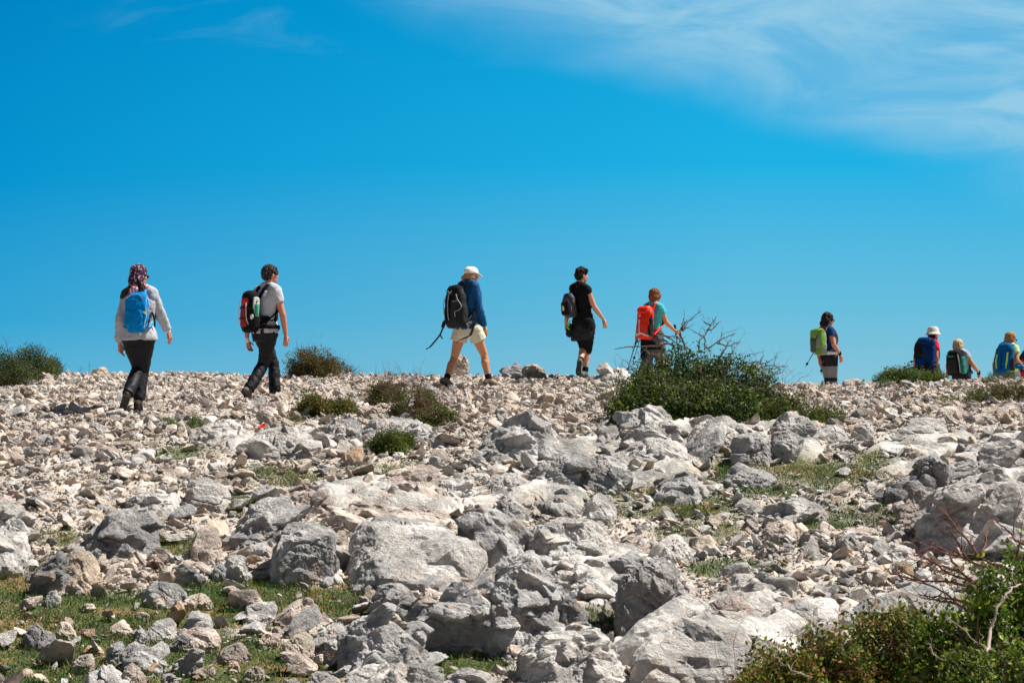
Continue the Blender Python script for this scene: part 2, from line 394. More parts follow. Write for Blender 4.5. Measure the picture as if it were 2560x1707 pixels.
def hull_planes(pts):
    bm = bmesh.new()
    for p in pts: bm.verts.new(p)
    bmesh.ops.convex_hull(bm, input=bm.verts); bm.normal_update()
    cen = pts.mean(0); N, dd = [], []
    for f in bm.faces:
        n_ = A(f.normal[:]); q = float((A(f.verts[0].co[:]) - cen) @ n_)
        if q < 0: n_, q = -n_, -q
        if np.linalg.norm(n_) > .5: N.append(n_); dd.append(max(q, .04))
    bm.free(); return cen, A(N), A(dd)
def boulder(name, poly, tone, label=None, T=.75, front=.4, karst=1., amp=1., sub=5, lift=0.):
    poly = A(poly, dtype=float); pb = poly[:, 1].max(); pt_ = poly[:, 1].min()
    cx = poly[:, 0].mean(); hp = hit(min(max(cx, 5), 2555), min(pb, 1800) - 4); D0 = hp[1]
    if pb > 1707: pass
    w = (poly[:, 0].max() - poly[:, 0].min()) / FPX * D0; hh = max(pb - pt_, 10.)
    th = T * (w * .55 + .45 * hh / FPX * D0 * 1.6)
    pts = []
    cen2 = A([cx, (pb + pt_) / 2])
    for (a, b) in poly:
        tt = (pb - b) / hh
        pts.append(at(a, b, D0 + tt * th * .9))
        a2, b2 = cen2 + (A([a, b]) - cen2) * .72
        pts.append(at(a2, b2 - 0 * hh, D0 - .10 * th + tt * th * front))
        q = at(cen2[0] + (a - cen2[0]) * .8, b, D0 + th * (1.0 + .25 * tt)); q[2] = min(q[2], at(a, b, D0 + tt * th * .9)[2] - .03); pts.append(q)
        if tt < .35:
            q = at(a, b, D0); q[2] -= .12 + .15 * w; pts.append(q)
            q = at(a, b, D0 + th); q[2] -= .25 + .2 * w; pts.append(q)
    pts = A(pts); lo, hi = pts.min(0), pts.max(0); sc = (hi - lo) / 2; mid = (hi + lo) / 2
    cen, N, dd = hull_planes((pts - mid) / sc)
    D, Fc = ico(sub)
    N, dd = chips(D[::7], N, dd, np.random.default_rng(int(abs(cx * 3 + pb))), 34, .76, .98)
    V = D * planes_r(D, N, dd, 45.)[:, None] + cen
    V = V * sc + mid
    size = float(np.cbrt(sc[0] * sc[1] * sc[2])) * 2
    seed = (cx * .37 + pb * .11) % 50
    nb = int((8 + 36 * karst) * min(1, .35 + w * .75)) if karst > .45 else int(2 + 3 * w)
    V, Fc = broken(V, D, Fc, sc, size, amp, seed, karst, np.random.default_rng(int(cx * 7 + pb)), nb)
    V[:, 2] += lift
    colr = A(TONES[tone]) * (1 + .12 * pn(V * 3 + seed))[:, None]
    o = mkmesh(name, V, Fc, ROCK, col=np.clip(colr, .02, .9), smooth=False, origin=(hp[0], D0 + th / 2, lo[2]))
    ALLROCK.append((hp[0], D0 + th * .45, w / 2, th / 2))
    o['_px'] = [float(cx), float((pb + pt_) / 2), float(poly[:, 0].max() - poly[:, 0].min())]
    return tag(o, label, 'boulder' if w > .45 else 'rock', 'large limestone rocks lying on the slope')
# ---- the big ones, corner by corner. (kind, outline corners, tone, thickness, crest, karst, label)
B = boulder
def many(L):
    for kind, poly, tone, kw, lab in L: B(kind, poly, tone, lab, **kw)
d6 = dict(sub=6)
many([
 ('slab', [(665,1425),(685,1352),(740,1300),(812,1300),(850,1325),(846,1400),(828,1452),(720,1462)], 'grey', dict(T=.8, front=.25, karst=.5, sub=6), 'smooth grey block with a shaded blunt face, left end of the great cracked slab'),
 ('slab', [(838,1460),(842,1345),(870,1300),(1000,1290),(1105,1300),(1150,1360),(1212,1438),(1202,1468),(1105,1490),(930,1478)], 'pale', dict(T=1.2, front=.75, karst=.45, amp=.7, sub=6), 'great pale slab with a dark crack down its left side and a shadow across its right corner'),
 ('slab', [(790,1310),(850,1285),(905,1240),(1030,1232),(1180,1262),(1185,1285),(1120,1318),(960,1330)], 'pink', dict(T=1.3, front=.8, karst=.8, sub=6), 'broad pinkish pitted slab lying upslope of the great cracked slab'),
 ('boulder', [(1133,1325),(1175,1278),(1232,1268),(1288,1298),(1320,1362),(1272,1392),(1218,1428),(1175,1385)], 'grey', dict(T=.9, front=.45, sub=6), 'rugged grey boulder leaning over the dark cleft beside the great slab'),
 ('boulder', [(1322,1362),(1345,1318),(1400,1303),(1500,1308),(1548,1368),(1530,1422),(1450,1408),(1345,1388)], 'pale', dict(T=.9, front=.4, sub=6), 'wide pitted boulder right of the rugged boulder over the dark cleft'),
 ('outcrop', [(1055,1592),(1062,1568),(1110,1550),(1185,1482),(1222,1420),(1260,1400),(1262,1500),(1230,1632),(1140,1604)], 'grey', dict(T=.7, front=.35, karst=1.3, sub=6), 'long grey fin of rock tapering down to the left into the grass'),
 ('outcrop', [(1200,1628),(1215,1500),(1262,1400),(1330,1372),(1372,1392),(1362,1500),(1380,1560),(1345,1606),(1240,1640)], 'grey', dict(T=.8, front=.35, karst=1.4, sub=6), 'jagged grey outcrop with sharp crests in the middle of the foreground'),
 ('outcrop', [(1358,1500),(1362,1402),(1430,1388),(1455,1430),(1532,1462),(1522,1502),(1425,1508)], 'pale', dict(T=.9, front=.55, karst=1.2, sub=6), 'pale bright ledge above the small leaning spire'),
 ('rock', [(1388,1580),(1396,1472),(1412,1450),(1432,1512),(1470,1560),(1470,1592)], 'dark', dict(T=.6, front=.2, sub=5), 'small leaning dark spire of rock standing in a shaded gap'),
 ('boulder', [(1530,1560),(1545,1470),(1592,1418),(1650,1392),(1692,1420),(1712,1480),(1702,1560),(1625,1592)], 'grey', dict(T=.8, front=.3, karst=1.4, sub=6), 'shaded grey boulder with furrowed face right of the dry grass pocket'),
 ('boulder', [(1306,1740),(1308,1602),(1358,1566),(1430,1572),(1442,1612),(1522,1598),(1572,1650),(1560,1740)], 'pale', dict(T=.8, front=.5, sub=6), 'pale saddle-shaped boulder cut by the bottom edge of the photo'),
 ('boulder', [(1575,1650),(1610,1592),(1650,1540),(1720,1560),(1800,1575),(1990,1572),(2046,1604),(2040,1645),(1960,1700),(1880,1740),(1600,1740)], 'pale', dict(T=1.1, front=.65, sub=6), 'very wide pale boulder with deep hollows at the bottom right of centre'),
 ('boulder', [(852,1690),(850,1590),(880,1552),(935,1535),(1020,1568),(1070,1620),(1080,1652),(1050,1675),(1000,1695),(890,1698)], 'grey', dict(T=.9, front=.45, sub=6), 'rounded grey boulder with a curved crack, lower centre in the grass'),
 ('rock', [(922,1540),(935,1475),(980,1448),(1030,1480),(1038,1530),(990,1555)], 'grey', dict(T=.7, front=.3), 'upright blunt rock below the lower edge of the great slab'),
 ('rock', [(1038,1542),(1045,1472),(1072,1468),(1120,1500),(1148,1532),(1100,1556)], 'pink', dict(T=.8, front=.4, karst=1.3), 'rough pinkish rock between the blunt rock and the long grey fin'),
 ('rock', [(848,1740),(868,1672),(950,1660),(1015,1690),(1018,1740)], 'pale', dict(T=.8, front=.6), 'pale pitted rock cut by the bottom edge, under the rounded grey boulder'),
 ('rock', [(1012,1740),(1015,1660),(1060,1650),(1108,1690),(1112,1740)], 'grey', dict(T=.8, front=.4, karst=.4), 'smooth egg-like rock at the bottom edge left of the pale bright one'),
 ('rock', [(1105,1740),(1110,1682),(1160,1668),(1228,1690),(1240,1740)], 'pale', dict(T=.8, front=.6), 'bright flat-topped rock at the bottom edge, right of the egg-like one'),
 ('boulder', [(778,1640),(790,1582),(850,1555),(870,1570),(868,1640)], 'grey', dict(T=.7, front=.4), 'grey rock half hidden behind the left side of the rounded grey boulder'),
 ('rock', [(705,1640),(705,1600),(757,1568),(785,1600),(789,1628),(732,1654)], 'cream', dict(T=.8, front=.35, karst=.3), 'bright cream pointed rock in the grass, brightest one of the lower left'),
 ('rock', [(690,1558),(690,1528),(738,1500),(772,1492),(812,1515),(812,1548),(780,1572),(700,1566)], 'pink', dict(T=.8, front=.5, karst=.3), 'smooth rounded pinkish rock with a cleft right corner, standing on grass'),
 ('rock', [(595,1537),(620,1510),(696,1499),(690,1530),(652,1558),(622,1565)], 'pale', dict(T=.7, front=.6, karst=.3), 'thin pale flake tilted left of the smooth rounded pinkish rock'),
 ('boulder', [(203,1358),(215,1332),(250,1298),(272,1274),(332,1280),(384,1310),(392,1345),(372,1388),(300,1402),(228,1372)], 'grey', dict(T=1., front=.5, karst=.7, sub=6), 'sprawling grey boulder with a shaded left flank, left foreground'),
 ('rock', [(70,1486),(98,1428),(148,1372),(174,1378),(145,1440),(112,1492)], 'dark', dict(T=.5, front=.2, karst=1.3), 'dark split wedge leaning against the tan-faced boulder'),
 ('boulder', [(122,1478),(145,1420),(185,1374),(232,1380),(246,1412),(246,1470),(202,1487),(150,1484)], 'tan', dict(T=.8, front=.5, karst=.6, sub=6), 'tan-faced boulder with broken front above the lower left grass'),
 ('slab', [(243,1437),(262,1412),(332,1393),(342,1425),(300,1437)], 'cream', dict(T=.8, front=.2, karst=.4), 'thin overhanging cream slab right of the tan-faced boulder'),
 ('boulder', [(-60,1345),(-60,1262),(0,1250),(42,1263),(85,1293),(82,1342),(60,1354)], 'pale', dict(T=.8, front=.45), 'pitted pale boulder cut by the left edge of the photo'),
 ('boulder', [(-60,1440),(-60,1352),(28,1326),(66,1330),(76,1372),(42,1434)], 'pale', dict(T=.8, front=.5), 'bright pale boulder at the left edge, just below the pitted one'),
 ('slab', [(474,1402),(475,1345),(500,1313),(546,1314),(559,1350),(541,1392),(500,1411)], 'pink', dict(T=.7, front=.7, karst=.3, amp=.6), 'upright pink slab facing the viewer with dark grassy gaps both sides'),
 ('rock', [(430,1462),(450,1398),(462,1402),(492,1437),(522,1442),(460,1466)], 'dark', dict(T=.5, front=.2, karst=.3), 'dark triangular rock with a sharp left tip below the upright pink slab'),
 ('rock', [(555,1402),(570,1383),(605,1384),(613,1420),(621,1452),(585,1444)], 'pale', dict(T=.6, front=.4), 'narrow pale rock right of the dark triangular rock'),
 ('rock', [(528,1445),(540,1412),(556,1405),(574,1442),(560,1450)], 'grey', dict(T=.6, front=.4), 'small grey stone tucked left of the narrow pale rock'),
 ('rock', [(355,1492),(380,1463),(412,1454),(442,1464),(458,1497),(446,1513),(400,1518)], 'grey', dict(T=.8, front=.5, karst=1.2), 'round pitted grey rock with dark hollows in the left grass'),
 ('rock', [(462,1502),(480,1487),(506,1482),(540,1510),(530,1523),(470,1520)], 'cream', dict(T=.7, front=.5), 'low cream rock right of the round pitted grey rock'),
 ('rock', [(430,1530),(432,1498),(446,1494),(466,1524),(452,1536)], 'orange', dict(T=.7, front=.4, karst=.4), 'small orange-pink stone against the round pitted grey rock'),
 ('rock', [(52,1614),(70,1570),(95,1554),(116,1568),(131,1600),(130,1614),(80,1622)], 'dark', dict(T=.8, front=.3, karst=.4), 'dark peaked rock alone in the grass near the left edge'),
 ('rock', [(352,1596),(400,1545),(438,1534),(441,1590),(400,1602)], 'pale', dict(T=.6, front=.7, karst=.4), 'pale leaning triangular rock left of the dark notched rock'),
 ('rock', [(460,1567),(488,1530),(514,1534),(543,1575),(500,1584)], 'grey', dict(T=.7, front=.35, karst=.3), 'dark notched rock with a bright right flank in the left grass'),
 ('rock', [(430,1618),(446,1580),(480,1568),(532,1570),(561,1600),(541,1614),(480,1624)], 'pink', dict(T=.8, front=.6), 'low wide pinkish rock under the dark notched rock'),
 ('rock', [(428,1622),(446,1588),(470,1584),(492,1618),(470,1626)], 'grey', dict(T=.6, front=.4), 'grey stone leaning on the left end of the low wide pinkish rock'),
 ('boulder', [(300,1665),(305,1620),(335,1588),(350,1592),(384,1630),(427,1666),(402,1684),(330,1680)], 'grey', dict(T=.7, front=.5, karst=.5), 'steep grey boulder with a long right shoulder, bottom left'),
 ('rock', [(264,1652),(270,1612),(292,1596),(314,1606),(312,1650),(285,1660)], 'dark', dict(T=.7, front=.4), 'dark rounded rock left of the steep grey boulder'),
 ('rock', [(178,1664),(198,1640),(230,1630),(236,1668),(195,1680)], 'pink', dict(T=.7, front=.4), 'pinkish rock under the orange lump, bottom left'),
 ('rock', [(203,1632),(222,1612),(248,1616),(263,1632),(250,1642)], 'orange', dict(T=.7, front=.4), 'orange lump of stone resting on the grass at the bottom left'),
 ('boulder', [(196,1740),(228,1672),(276,1652),(312,1710),(315,1740)], 'grey', dict(T=.8, front=.5, karst=.5), 'smooth grey rounded boulder cut by the bottom edge at the left'),
 ('rock', [(306,1692),(310,1664),(330,1654),(363,1692),(352,1710),(320,1712)], 'pink', dict(T=.8, front=.5), 'pinkish rock between the bottom-edge boulder and the steep grey boulder'),
 ('rock', [(428,1672),(440,1650),(490,1640),(514,1628),(514,1662),(460,1690)], 'pale', dict(T=.7, front=.4), 'pale rock with a raised right corner at the bottom left'),
 ('rock', [(403,1715),(408,1684),(430,1680),(446,1700),(442,1718)], 'pale', dict(T=.7, front=.4), 'small pale stone just below the rock with a raised right corner'),
 ('rock', [(528,1648),(560,1620),(600,1602),(627,1630),(621,1648),(570,1655)], 'pink', dict(T=.7, front=.35, karst=.5), 'wedge-shaped rock undercut by a dark hollow, left of the cream pointed rock'),
 ('rock', [(568,1676),(572,1656),(590,1652),(600,1672),(588,1682)], 'tan', dict(T=.7, front=.4), 'small tan block below the undercut wedge'),
 ('rock', [(605,1690),(615,1668),(640,1660),(668,1690),(650,1700)], 'cream', dict(T=.7, front=.4), 'cream stone at the bottom between the undercut wedge and the dark gap'),
 ('boulder', [(752,1740),(788,1672),(830,1684),(848,1740)], 'pale', dict(T=.7, front=.5), 'pale pointed rock cut by the bottom edge left of the rounded grey boulder'),
 ('rock', [(710,1740),(722,1698),(745,1690),(762,1740)], 'pale', dict(T=.7, front=.5), 'pale tip of a rock at the bottom edge, leftmost of its pair'),
 ('rock', [(645,1612),(660,1588),(700,1584),(705,1600),(672,1618)], 'pink', dict(T=.8, front=.5), 'flat broken pinkish rock just left of the cream pointed rock'),
 ('rock', [(330,1580+24),(345,1552),(372,1594),(352,1606)], 'grey', dict(T=.7, front=.5), 'small grey stone left of the pale leaning triangular rock'),
 ('rock', [(282,1585),(290,1560),(302,1552),(332,1578),(318,1590)], 'cream', dict(T=.8, front=.4), 'small stacked cream stone in the grass'),
 ('rock', [(150,1580),(152,1546),(166,1550),(196,1592),(180,1598)], 'cream', dict(T=.6, front=.6), 'thin cream stone pointing right, beside the orange one'),
 ('rock', [(198,1592),(205,1570),(236,1570),(237,1586),(220,1594)], 'orange', dict(T=.7, front=.3), 'orange-brown block right of the thin cream stone'),
 ('rock', [(332,1542),(340,1526),(360,1521),(375,1538),(352,1546)], 'pink', dict(T=.8, front=.4), 'small pink stone above the pale leaning triangular rock'),
 ('rock', [(573,1492),(580,1474),(594,1469),(613,1492),(596,1500)], 'grey', dict(T=.8, front=.4), 'lone small dark stone on the open green patch'),
 ('rock', [(108,1510),(122,1478),(140,1470),(156,1498),(142,1514)], 'grey', dict(T=.8, front=.4), 'small pale-topped stone below the dark split wedge'),
 ('rock', [(200,1524),(214,1510),(232,1506),(240,1520),(222,1526)], 'cream', dict(T=.8, front=.4), 'flat cream stone in the grass below the tan-faced boulder'),
 ('boulder', [(570,1388),(598,1312),(648,1262),(722,1240),(757,1290),(742,1312),(690,1342),(650,1372),(618,1390)], 'grey', dict(T=1., front=.6, karst=.9, sub=6), 'long grey ridge of rock rising to the right, left of the broad pinkish slab'),
 ('boulder', [(313,1240),(340,1232),(380,1228),(455,1258),(464,1290),(400,1294),(330,1282)], 'pale', dict(T=1., front=.6, karst=1.), 'low hollowed pale boulder left of the smooth-faced one'),
 ('boulder', [(452,1262),(460,1208),(490,1184),(552,1184),(580,1240),(562,1274),(470,1280)], 'pale', dict(T=.8, front=.55, karst=.4, sub=6), 'smooth-faced pale boulder with a dark eye-shaped hole'),
 ('rock', [(712,1270),(728,1240),(790,1226),(842,1240),(836,1262),(790,1286)], 'pink', dict(T=.7, front=.3), 'overhanging brownish rock with a shaded left side'),
 ('boulder', [(474,1104),(500,1070),(552,1054),(602,1060),(625,1090),(562,1114)], 'pale', dict(T=1.1, front=.6, sub=5), 'low pale dome of rock below the two walking hikers on the left'),
 ('boulder', [(604,1114),(640,1080),(722,1068),(802,1130),(782,1154),(650,1144)], 'pale', dict(T=1.1, front=.7, karst=.9, sub=6), 'streaked pale outcrop beside the red ribbon'),
 ('boulder', [(888,1098),(898,1060),(960,1038),(1022,1044),(1082,1072),(1106,1100),(1060,1112),(920,1110)], 'grey', dict(T=1.2, front=.55, karst=.6, sub=6), 'rounded grey dome behind the small juniper'),
 ('boulder', [(812,1080),(840,1052),(890,1044),(905,1070),(880,1096)], 'grey', dict(T=1.1, front=.5), 'small grey dome to the left of the dome behind the juniper'),
 ('boulder', [(1182,1144),(1214,1100),(1260,1063),(1330,1054),(1392,1064),(1408,1100),(1382,1134),(1330,1158),(1230,1150)], 'grey', dict(T=1.1, front=.45, karst=.9, sub=6), 'big rounded grey boulder with pitted face in the middle of the slope'),
 ('rock', [(1165,1162),(1172,1142),(1200,1136),(1218,1156),(1210,1172)], 'grey', dict(T=.8, front=.4, karst=.2), 'smooth rounded grey stone below the left end of the big rounded boulder'),
 ('rock', [(1488,1134),(1492,1094),(1508,1084),(1523,1114),(1516,1136)], 'dark', dict(T=.5, front=.2, karst=.3), 'upright dark blade of stone in the middle of the slope'),
 ('outcrop', [(1322,1200),(1350,1160),(1402,1128),(1460,1140),(1470,1200),(1400,1232)], 'grey', dict(T=.9, front=.4, karst=1.4, sub=6), 'furrowed grey outcrop below and right of the big rounded boulder'),
 ('outcrop', [(1440,1226),(1455,1160),(1500,1140),(1562,1166),(1582,1194),(1545,1234)], 'grey', dict(T=.9, front=.4, karst=1.4, sub=6), 'knobbly grey outcrop right of the furrowed one'),
 ('outcrop', [(1560,1160),(1590,1112),(1650,1096),(1708,1118),(1716,1160),(1640,1182)], 'pale', dict(T=1., front=.6, karst=1.2, sub=6), 'pale weathered outcrop under the tall boulder row'),
 ('ledge', [(1545,1084),(1565,1050),(1620,1022),(1660,1012),(1672,1060),(1600,1092)], 'grey', dict(T=.8, front=.4, karst=1.2), 'grey ledge with a slanting dark edge below the big bush'),
 ('ledge', [(1650,1058),(1662,1016),(1720,1004),(1776,1004),(1778,1042),(1720,1062)], 'pink', dict(T=.7, front=.2, karst=.9), 'blocky pinkish ledge directly under the big bush'),
 ('outcrop', [(1560,1110),(1600,1066),(1690,1052),(1740,1080),(1738,1124),(1640,1126)], 'pale', dict(T=.9, front=.55, karst=1.5, sub=6), 'rough pale outcrop below the blocky pinkish ledge'),
 ('boulder', [(1720,1100),(1745,1062),(1810,1044),(1850,1060),(1856,1110),(1790,1130)], 'pale', dict(T=.9, front=.5, karst=1.3, sub=6), 'pale craggy boulder in the row below the right part of the big bush'),
 ('boulder', [(1828,1154),(1840,1094),(1880,1070),(1925,1082),(1932,1140),(1880,1166)], 'grey', dict(T=.7, front=.25, karst=.8, sub=6), 'dark steep-faced boulder in the middle of the boulder row'),
 ('boulder', [(1915,1150),(1925,1082),(1990,1070),(2020,1090),(1985,1120),(1945,1160)], 'grey', dict(T=.6, front=.2, karst=.4), 'slanting grey block leaning right against the boulder row'),
 ('boulder', [(1925,1072),(1932,1044),(1962,1036),(2020,1044),(2044,1075),(2038,1116),(1990,1124)], 'pale', dict(T=.8, front=.4, karst=1.4, sub=6), 'honeycombed pale boulder at the right end of the boulder row'),
 ('boulder', [(2036,1104),(2042,1072),(2080,1060),(2110,1066),(2122,1092),(2108,1108)], 'grey', dict(T=.7, front=.3, karst=.4), 'pair-like smooth rock right of the honeycombed boulder'),
 ('boulder', [(2118,1104),(2140,1066),(2180,1048),(2188,1082),(2162,1108)], 'grey', dict(T=.6, front=.3, karst=.3), 'smooth slanting wedge pointing up to the right below the ridge'),
 ('slab', [(2128,1116),(2198,1082),(2300,1074),(2420,1068),(2444,1100),(2402,1134),(2320,1154),(2240,1146)], 'pale', dict(T=1.6, front=.9, karst=.3, amp=.5, sub=6), 'wide smooth pale slab sloping on the right side of the hill'),
 ('rock', [(2256,1152),(2260,1118),(2275,1112),(2322,1130),(2325,1148),(2282,1158)], 'cream', dict(T=.7, front=.3, karst=.2), 'cream squared block on the wide smooth slab'),
 ('boulder', [(2294,1192),(2300,1150),(2338,1128),(2372,1156),(2382,1192),(2350,1224),(2310,1214)], 'dark', dict(T=.8, front=.3, karst=1.), 'dark two-lobed boulder standing above the shaded hollow'),
 ('boulder', [(2205,1262),(2212,1230),(2250,1206),(2300,1200),(2332,1240),(2320,1266)], 'dark', dict(T=.8, front=.4, karst=1.), 'low dark rock in the shaded hollow on the right'),  # fills the shadow hollow; its dark tone is the hollow's shade put into colour
 ('boulder', [(2328,1385),(2330,1282),(2345,1242),(2402,1202),(2482,1180),(2640,1150),(2660,1400),(2480,1400),(2400,1392)], 'pale', dict(T=.9, front=.5, karst=.8, amp=.8, sub=6), 'huge grey boulder filling the right edge of the photo'),
 ('boulder', [(2360,1190),(2395,1140),(2450,1112),(2560,1086),(2660,1090),(2660,1170),(2500,1196)], 'pale', dict(T=1.1, front=.6, karst=.9, sub=6), 'pale furrowed outcrop behind the huge grey boulder'),
 ('boulder', [(2258,1344),(2280,1300),(2322,1288),(2328,1338),(2290,1352)], 'dark', dict(T=.7, front=.3, karst=.5), 'dark rock in shade left of the pale pointed block'),
 ('rock', [(2324,1346),(2330,1302),(2360,1298),(2388,1352),(2360,1366)], 'grey', dict(T=.6, front=.4, karst=.3), 'grey block with a lit triangular top at the foot of the huge boulder'),
 ('rock', [(1908,1352),(1920,1312),(1948,1296),(1986,1310),(1993,1342),(1950,1360)], 'pink', dict(T=.8, front=.4, karst=1.2), 'rust-pink pitted rock on the right slope'),
 ('rock', [(1912,1302),(1930,1270),(2000,1246),(2048,1258),(2064,1290),(1992,1304)], 'grey', dict(T=.9, front=.5, karst=1.4), 'rough grey mound just above the rust-pink rock'),
 ('rock', [(1986,1336),(1988,1308),(2004,1304),(2030,1330),(2014,1340)], 'cream', dict(T=.8, front=.4, karst=.3), 'cream block touching the right of the rust-pink rock'),
 ('rock', [(2036,1342),(2040,1304),(2058,1300),(2100,1332),(2070,1346)], 'pink', dict(T=.7, front=.5, karst=.3), 'flat pink slab right of the cream block'),
 ('rock', [(2090,1346),(2120,1320),(2180,1318),(2208,1342),(2150,1352)], 'pink', dict(T=1., front=.6, karst=.6), 'low wide pinkish rock left of the dark shaded rocks'),
 ('rock', [(1440,1306),(1468,1258),(1490,1244),(1532,1260),(1542,1292),(1500,1308)], 'pale', dict(T=.8, front=.4, karst=.6), 'pointed pale rock above the wide pitted boulder'),
 ('rock', [(1350,1292),(1362,1262),(1400,1246),(1444,1262),(1450,1290),(1400,1304)], 'grey', dict(T=.8, front=.5, karst=1.4), 'streaky dark-grooved rock left of the pointed pale rock'),
 ('boulder', [(1232,1300),(1244,1262),(1290,1248),(1318,1262),(1312,1300),(1270,1312)], 'grey', dict(T=.8, front=.5), 'grey rock above the rugged leaning boulder'),
 ('boulder', [(1818,1496),(1830,1430),(1890,1438),(1955,1452),(2004,1492),(1960,1516),(1880,1514)], 'pale', dict(T=1.1, front=.7, karst=.5, sub=6), 'smooth pale slab upslope of the notched slab, right foreground'),
 ('boulder', [(1882,1576),(1890,1540),(2002,1498),(2112,1488),(2088,1540),(2030,1574),(1940,1582)], 'pale', dict(T=.9, front=.7, karst=.5, sub=6), 'notched pale slab with a shaded front face, right foreground'),
 ('boulder', [(2082,1580),(2100,1540),(2192,1490),(2302,1462),(2420,1482),(2420,1560),(2300,1590),(2200,1590)], 'grey', dict(T=1.1, front=.7, karst=.4, sub=6), 'broad smooth grey slab behind the foreground bramble'),
 ('boulder', [(1735,1574),(1752,1520),(1800,1488),(1880,1502),(1900,1530),(1880,1566),(1800,1582)], 'pink', dict(T=.9, front=.55, karst=1., sub=6), 'warm pitted boulder above the very wide pale one'),
 ('rock', [(1975,1480),(1988,1452),(2028,1446),(2062,1478),(2030,1490)], 'cream', dict(T=.8, front=.5, karst=.3), 'bright cream rock above the notched slab'),
 ('rock', [(2235,1318),(2244,1268),(2290,1250),(2322,1262),(2318,1300),(2280,1318)], 'pink', dict(T=.8, front=.5), 'pinkish rock just above the dark rock in shade'),
 ('rock', [(2190,1408),(2210,1376),(2270,1362),(2306,1392),(2290,1420),(2230,1424)], 'pale', dict(T=.9, front=.6), 'pale angular rock below the dark shaded rocks'),
 ('boulder', [(1625,1400),(1640,1350),(1690,1338),(1722,1362),(1730,1400),(1680,1412)], 'pale', dict(T=.9, front=.5, karst=1.2), 'pale knobbly rock upslope of the furrowed shaded boulder'),
 ('boulder', [(930,1240),(960,1190),(1050,1160),(1110,1170),(1120,1210),(1040,1240)], 'pink', dict(T=1.1, front=.7, karst=.9, sub=6), 'layered pinkish outcrop with a dark notch in mid-slope'),
 ('rock', [(1085,1300-60),(1100,1205),(1130,1190),(1165,1212),(1160,1240)], 'pale', dict(T=.8, front=.5), 'pale block right of the layered pinkish outcrop'),
 ('boulder', [(1195,1300-50),(1225,1185),(1300,1180),(1345,1210),(1330,1252),(1250,1256)], 'pale', dict(T=1., front=.6, karst=1.1), 'broad pale rock between the layered outcrop and the furrowed one'),
 ('rock', [(1640,1248),(1660,1206),(1720,1190),(1764,1210),(1760,1246),(1700,1258)], 'grey', dict(T=1., front=.5, karst=1.2), 'grey scored rock below the pale weathered outcrop'),
 ('rock', [(1800,1210),(1830,1180),(1905,1172),(1942,1196),(1920,1216),(1850,1222)], 'grey', dict(T=1., front=.5, karst=1.2), 'grey jagged rock above the right grass patch'),
 # the ridge
 ('rock', [(1256,945),(1260,922),(1286,912),(1312,916),(1320,940),(1290,950)], 'dark', dict(T=.9, front=.4, karst=1.2), 'dark brown lump of rock on the skyline right of the hiker in shorts'),
 ('rock', [(1300,945),(1308,918),(1336,910),(1360,926),(1366,944),(1330,950)], 'tan', dict(T=.9, front=.4, karst=1.2), 'tan pitted rock on the skyline touching the dark brown lump'),
 ('boulder', [(1470,962),(1500,938),(1530,925),(1572,930),(1592,952),(1560,966)], 'pale', dict(T=1., front=.6, karst=1.2), 'pale mound on the skyline left of the big bush'),
 ('rock', [(238,934),(244,920),(258,916),(270,924),(270,938)], 'tan', dict(T=.9, front=.4, karst=.3), 'rounded tan stone on the skyline left of the headscarfed hiker'),
 ('rock', [(2104,960),(2112,950),(2140,946),(2162,954),(2158,964)], 'cream', dict(T=.9, front=.5, karst=.2), 'smooth cream stone on the skyline right of the hiker with the green pack'),
 ('rock', [(60,992),(62,966),(78,960),(84,1000),(68,1002)], 'tan', dict(T=.8, front=.3, karst=.5), 'narrow upright rock near the left edge below the ridge bush'),
 ('rock', [(100,960),(105,938),(122,932),(142,962),(120,970)], 'pink', dict(T=.8, front=.5, karst=.5), 'pinkish rock right under the ridge bush at the left'),
 ('rock', [(105,1080),(112,1060),(136,1050),(152,1068),(134,1084)], 'pink', dict(T=.8, front=.4, karst=.3), 'pink rounded rock left of the headscarfed hiker feet'),
 ('rock', [(124,1100),(130,1086),(148,1080),(162,1096),(146,1106)], 'cream', dict(T=.8, front=.4, karst=.3), 'cream rounded stone right below the pink rounded rock'),
 ('rock', [(422,1030),(432,1012),(456,1008),(472,1022),(450,1034)], 'pink', dict(T=.8, front=.5, karst=.3), 'pale pink stone right of the headscarfed hiker feet'),
 ('rock', [(490,1148),(500,1126),(534,1118),(556,1136),(530,1152)], 'cream', dict(T=.9, front=.4, karst=.3), 'rounded cream stone with a dark speck below the pale dome'),
 ('rock', [(232,1150-12),(246,1118),(282,1114),(312,1136),(280,1146)], 'pink', dict(T=.8, front=.3, karst=.4), 'flat overhanging pink rock on the left slope'),
 ('rock', [(332,1140),(334,1108),(348,1106),(376,1136),(360,1146)], 'pink', dict(T=.6, front=.3, karst=.3), 'leaning pink splinter right of the flat overhanging rock'),
 ('rock', [(2240,1012),(2256,996),(2280,994),(2290,1008),(2262,1016)], 'orange', dict(T=.9, front=.3, karst=.2), 'bright orange wedge stone below the hikers on the right'),
 ('rock', [(2340,1050),(2345,1014),(2400,1008),(2420,1030),(2400,1052)], 'pink', dict(T=1., front=.5, karst=.4), 'flat pinkish slab on the right slope below the low green shrub'),
 ('rock', [(2440,1040),(2446,1022),(2510,1018),(2526,1034),(2500,1044)], 'pink', dict(T=.8, front=.4, karst=.7), 'long low pink stone near the right edge'),
 ('rock', [(1136,1006),(1138,994),(1180,992),(1202,998),(1196,1008)], 'orange', dict(T=.8, front=.3, karst=.2), 'long flat orange-brown stone below the hiker in shorts'),
])
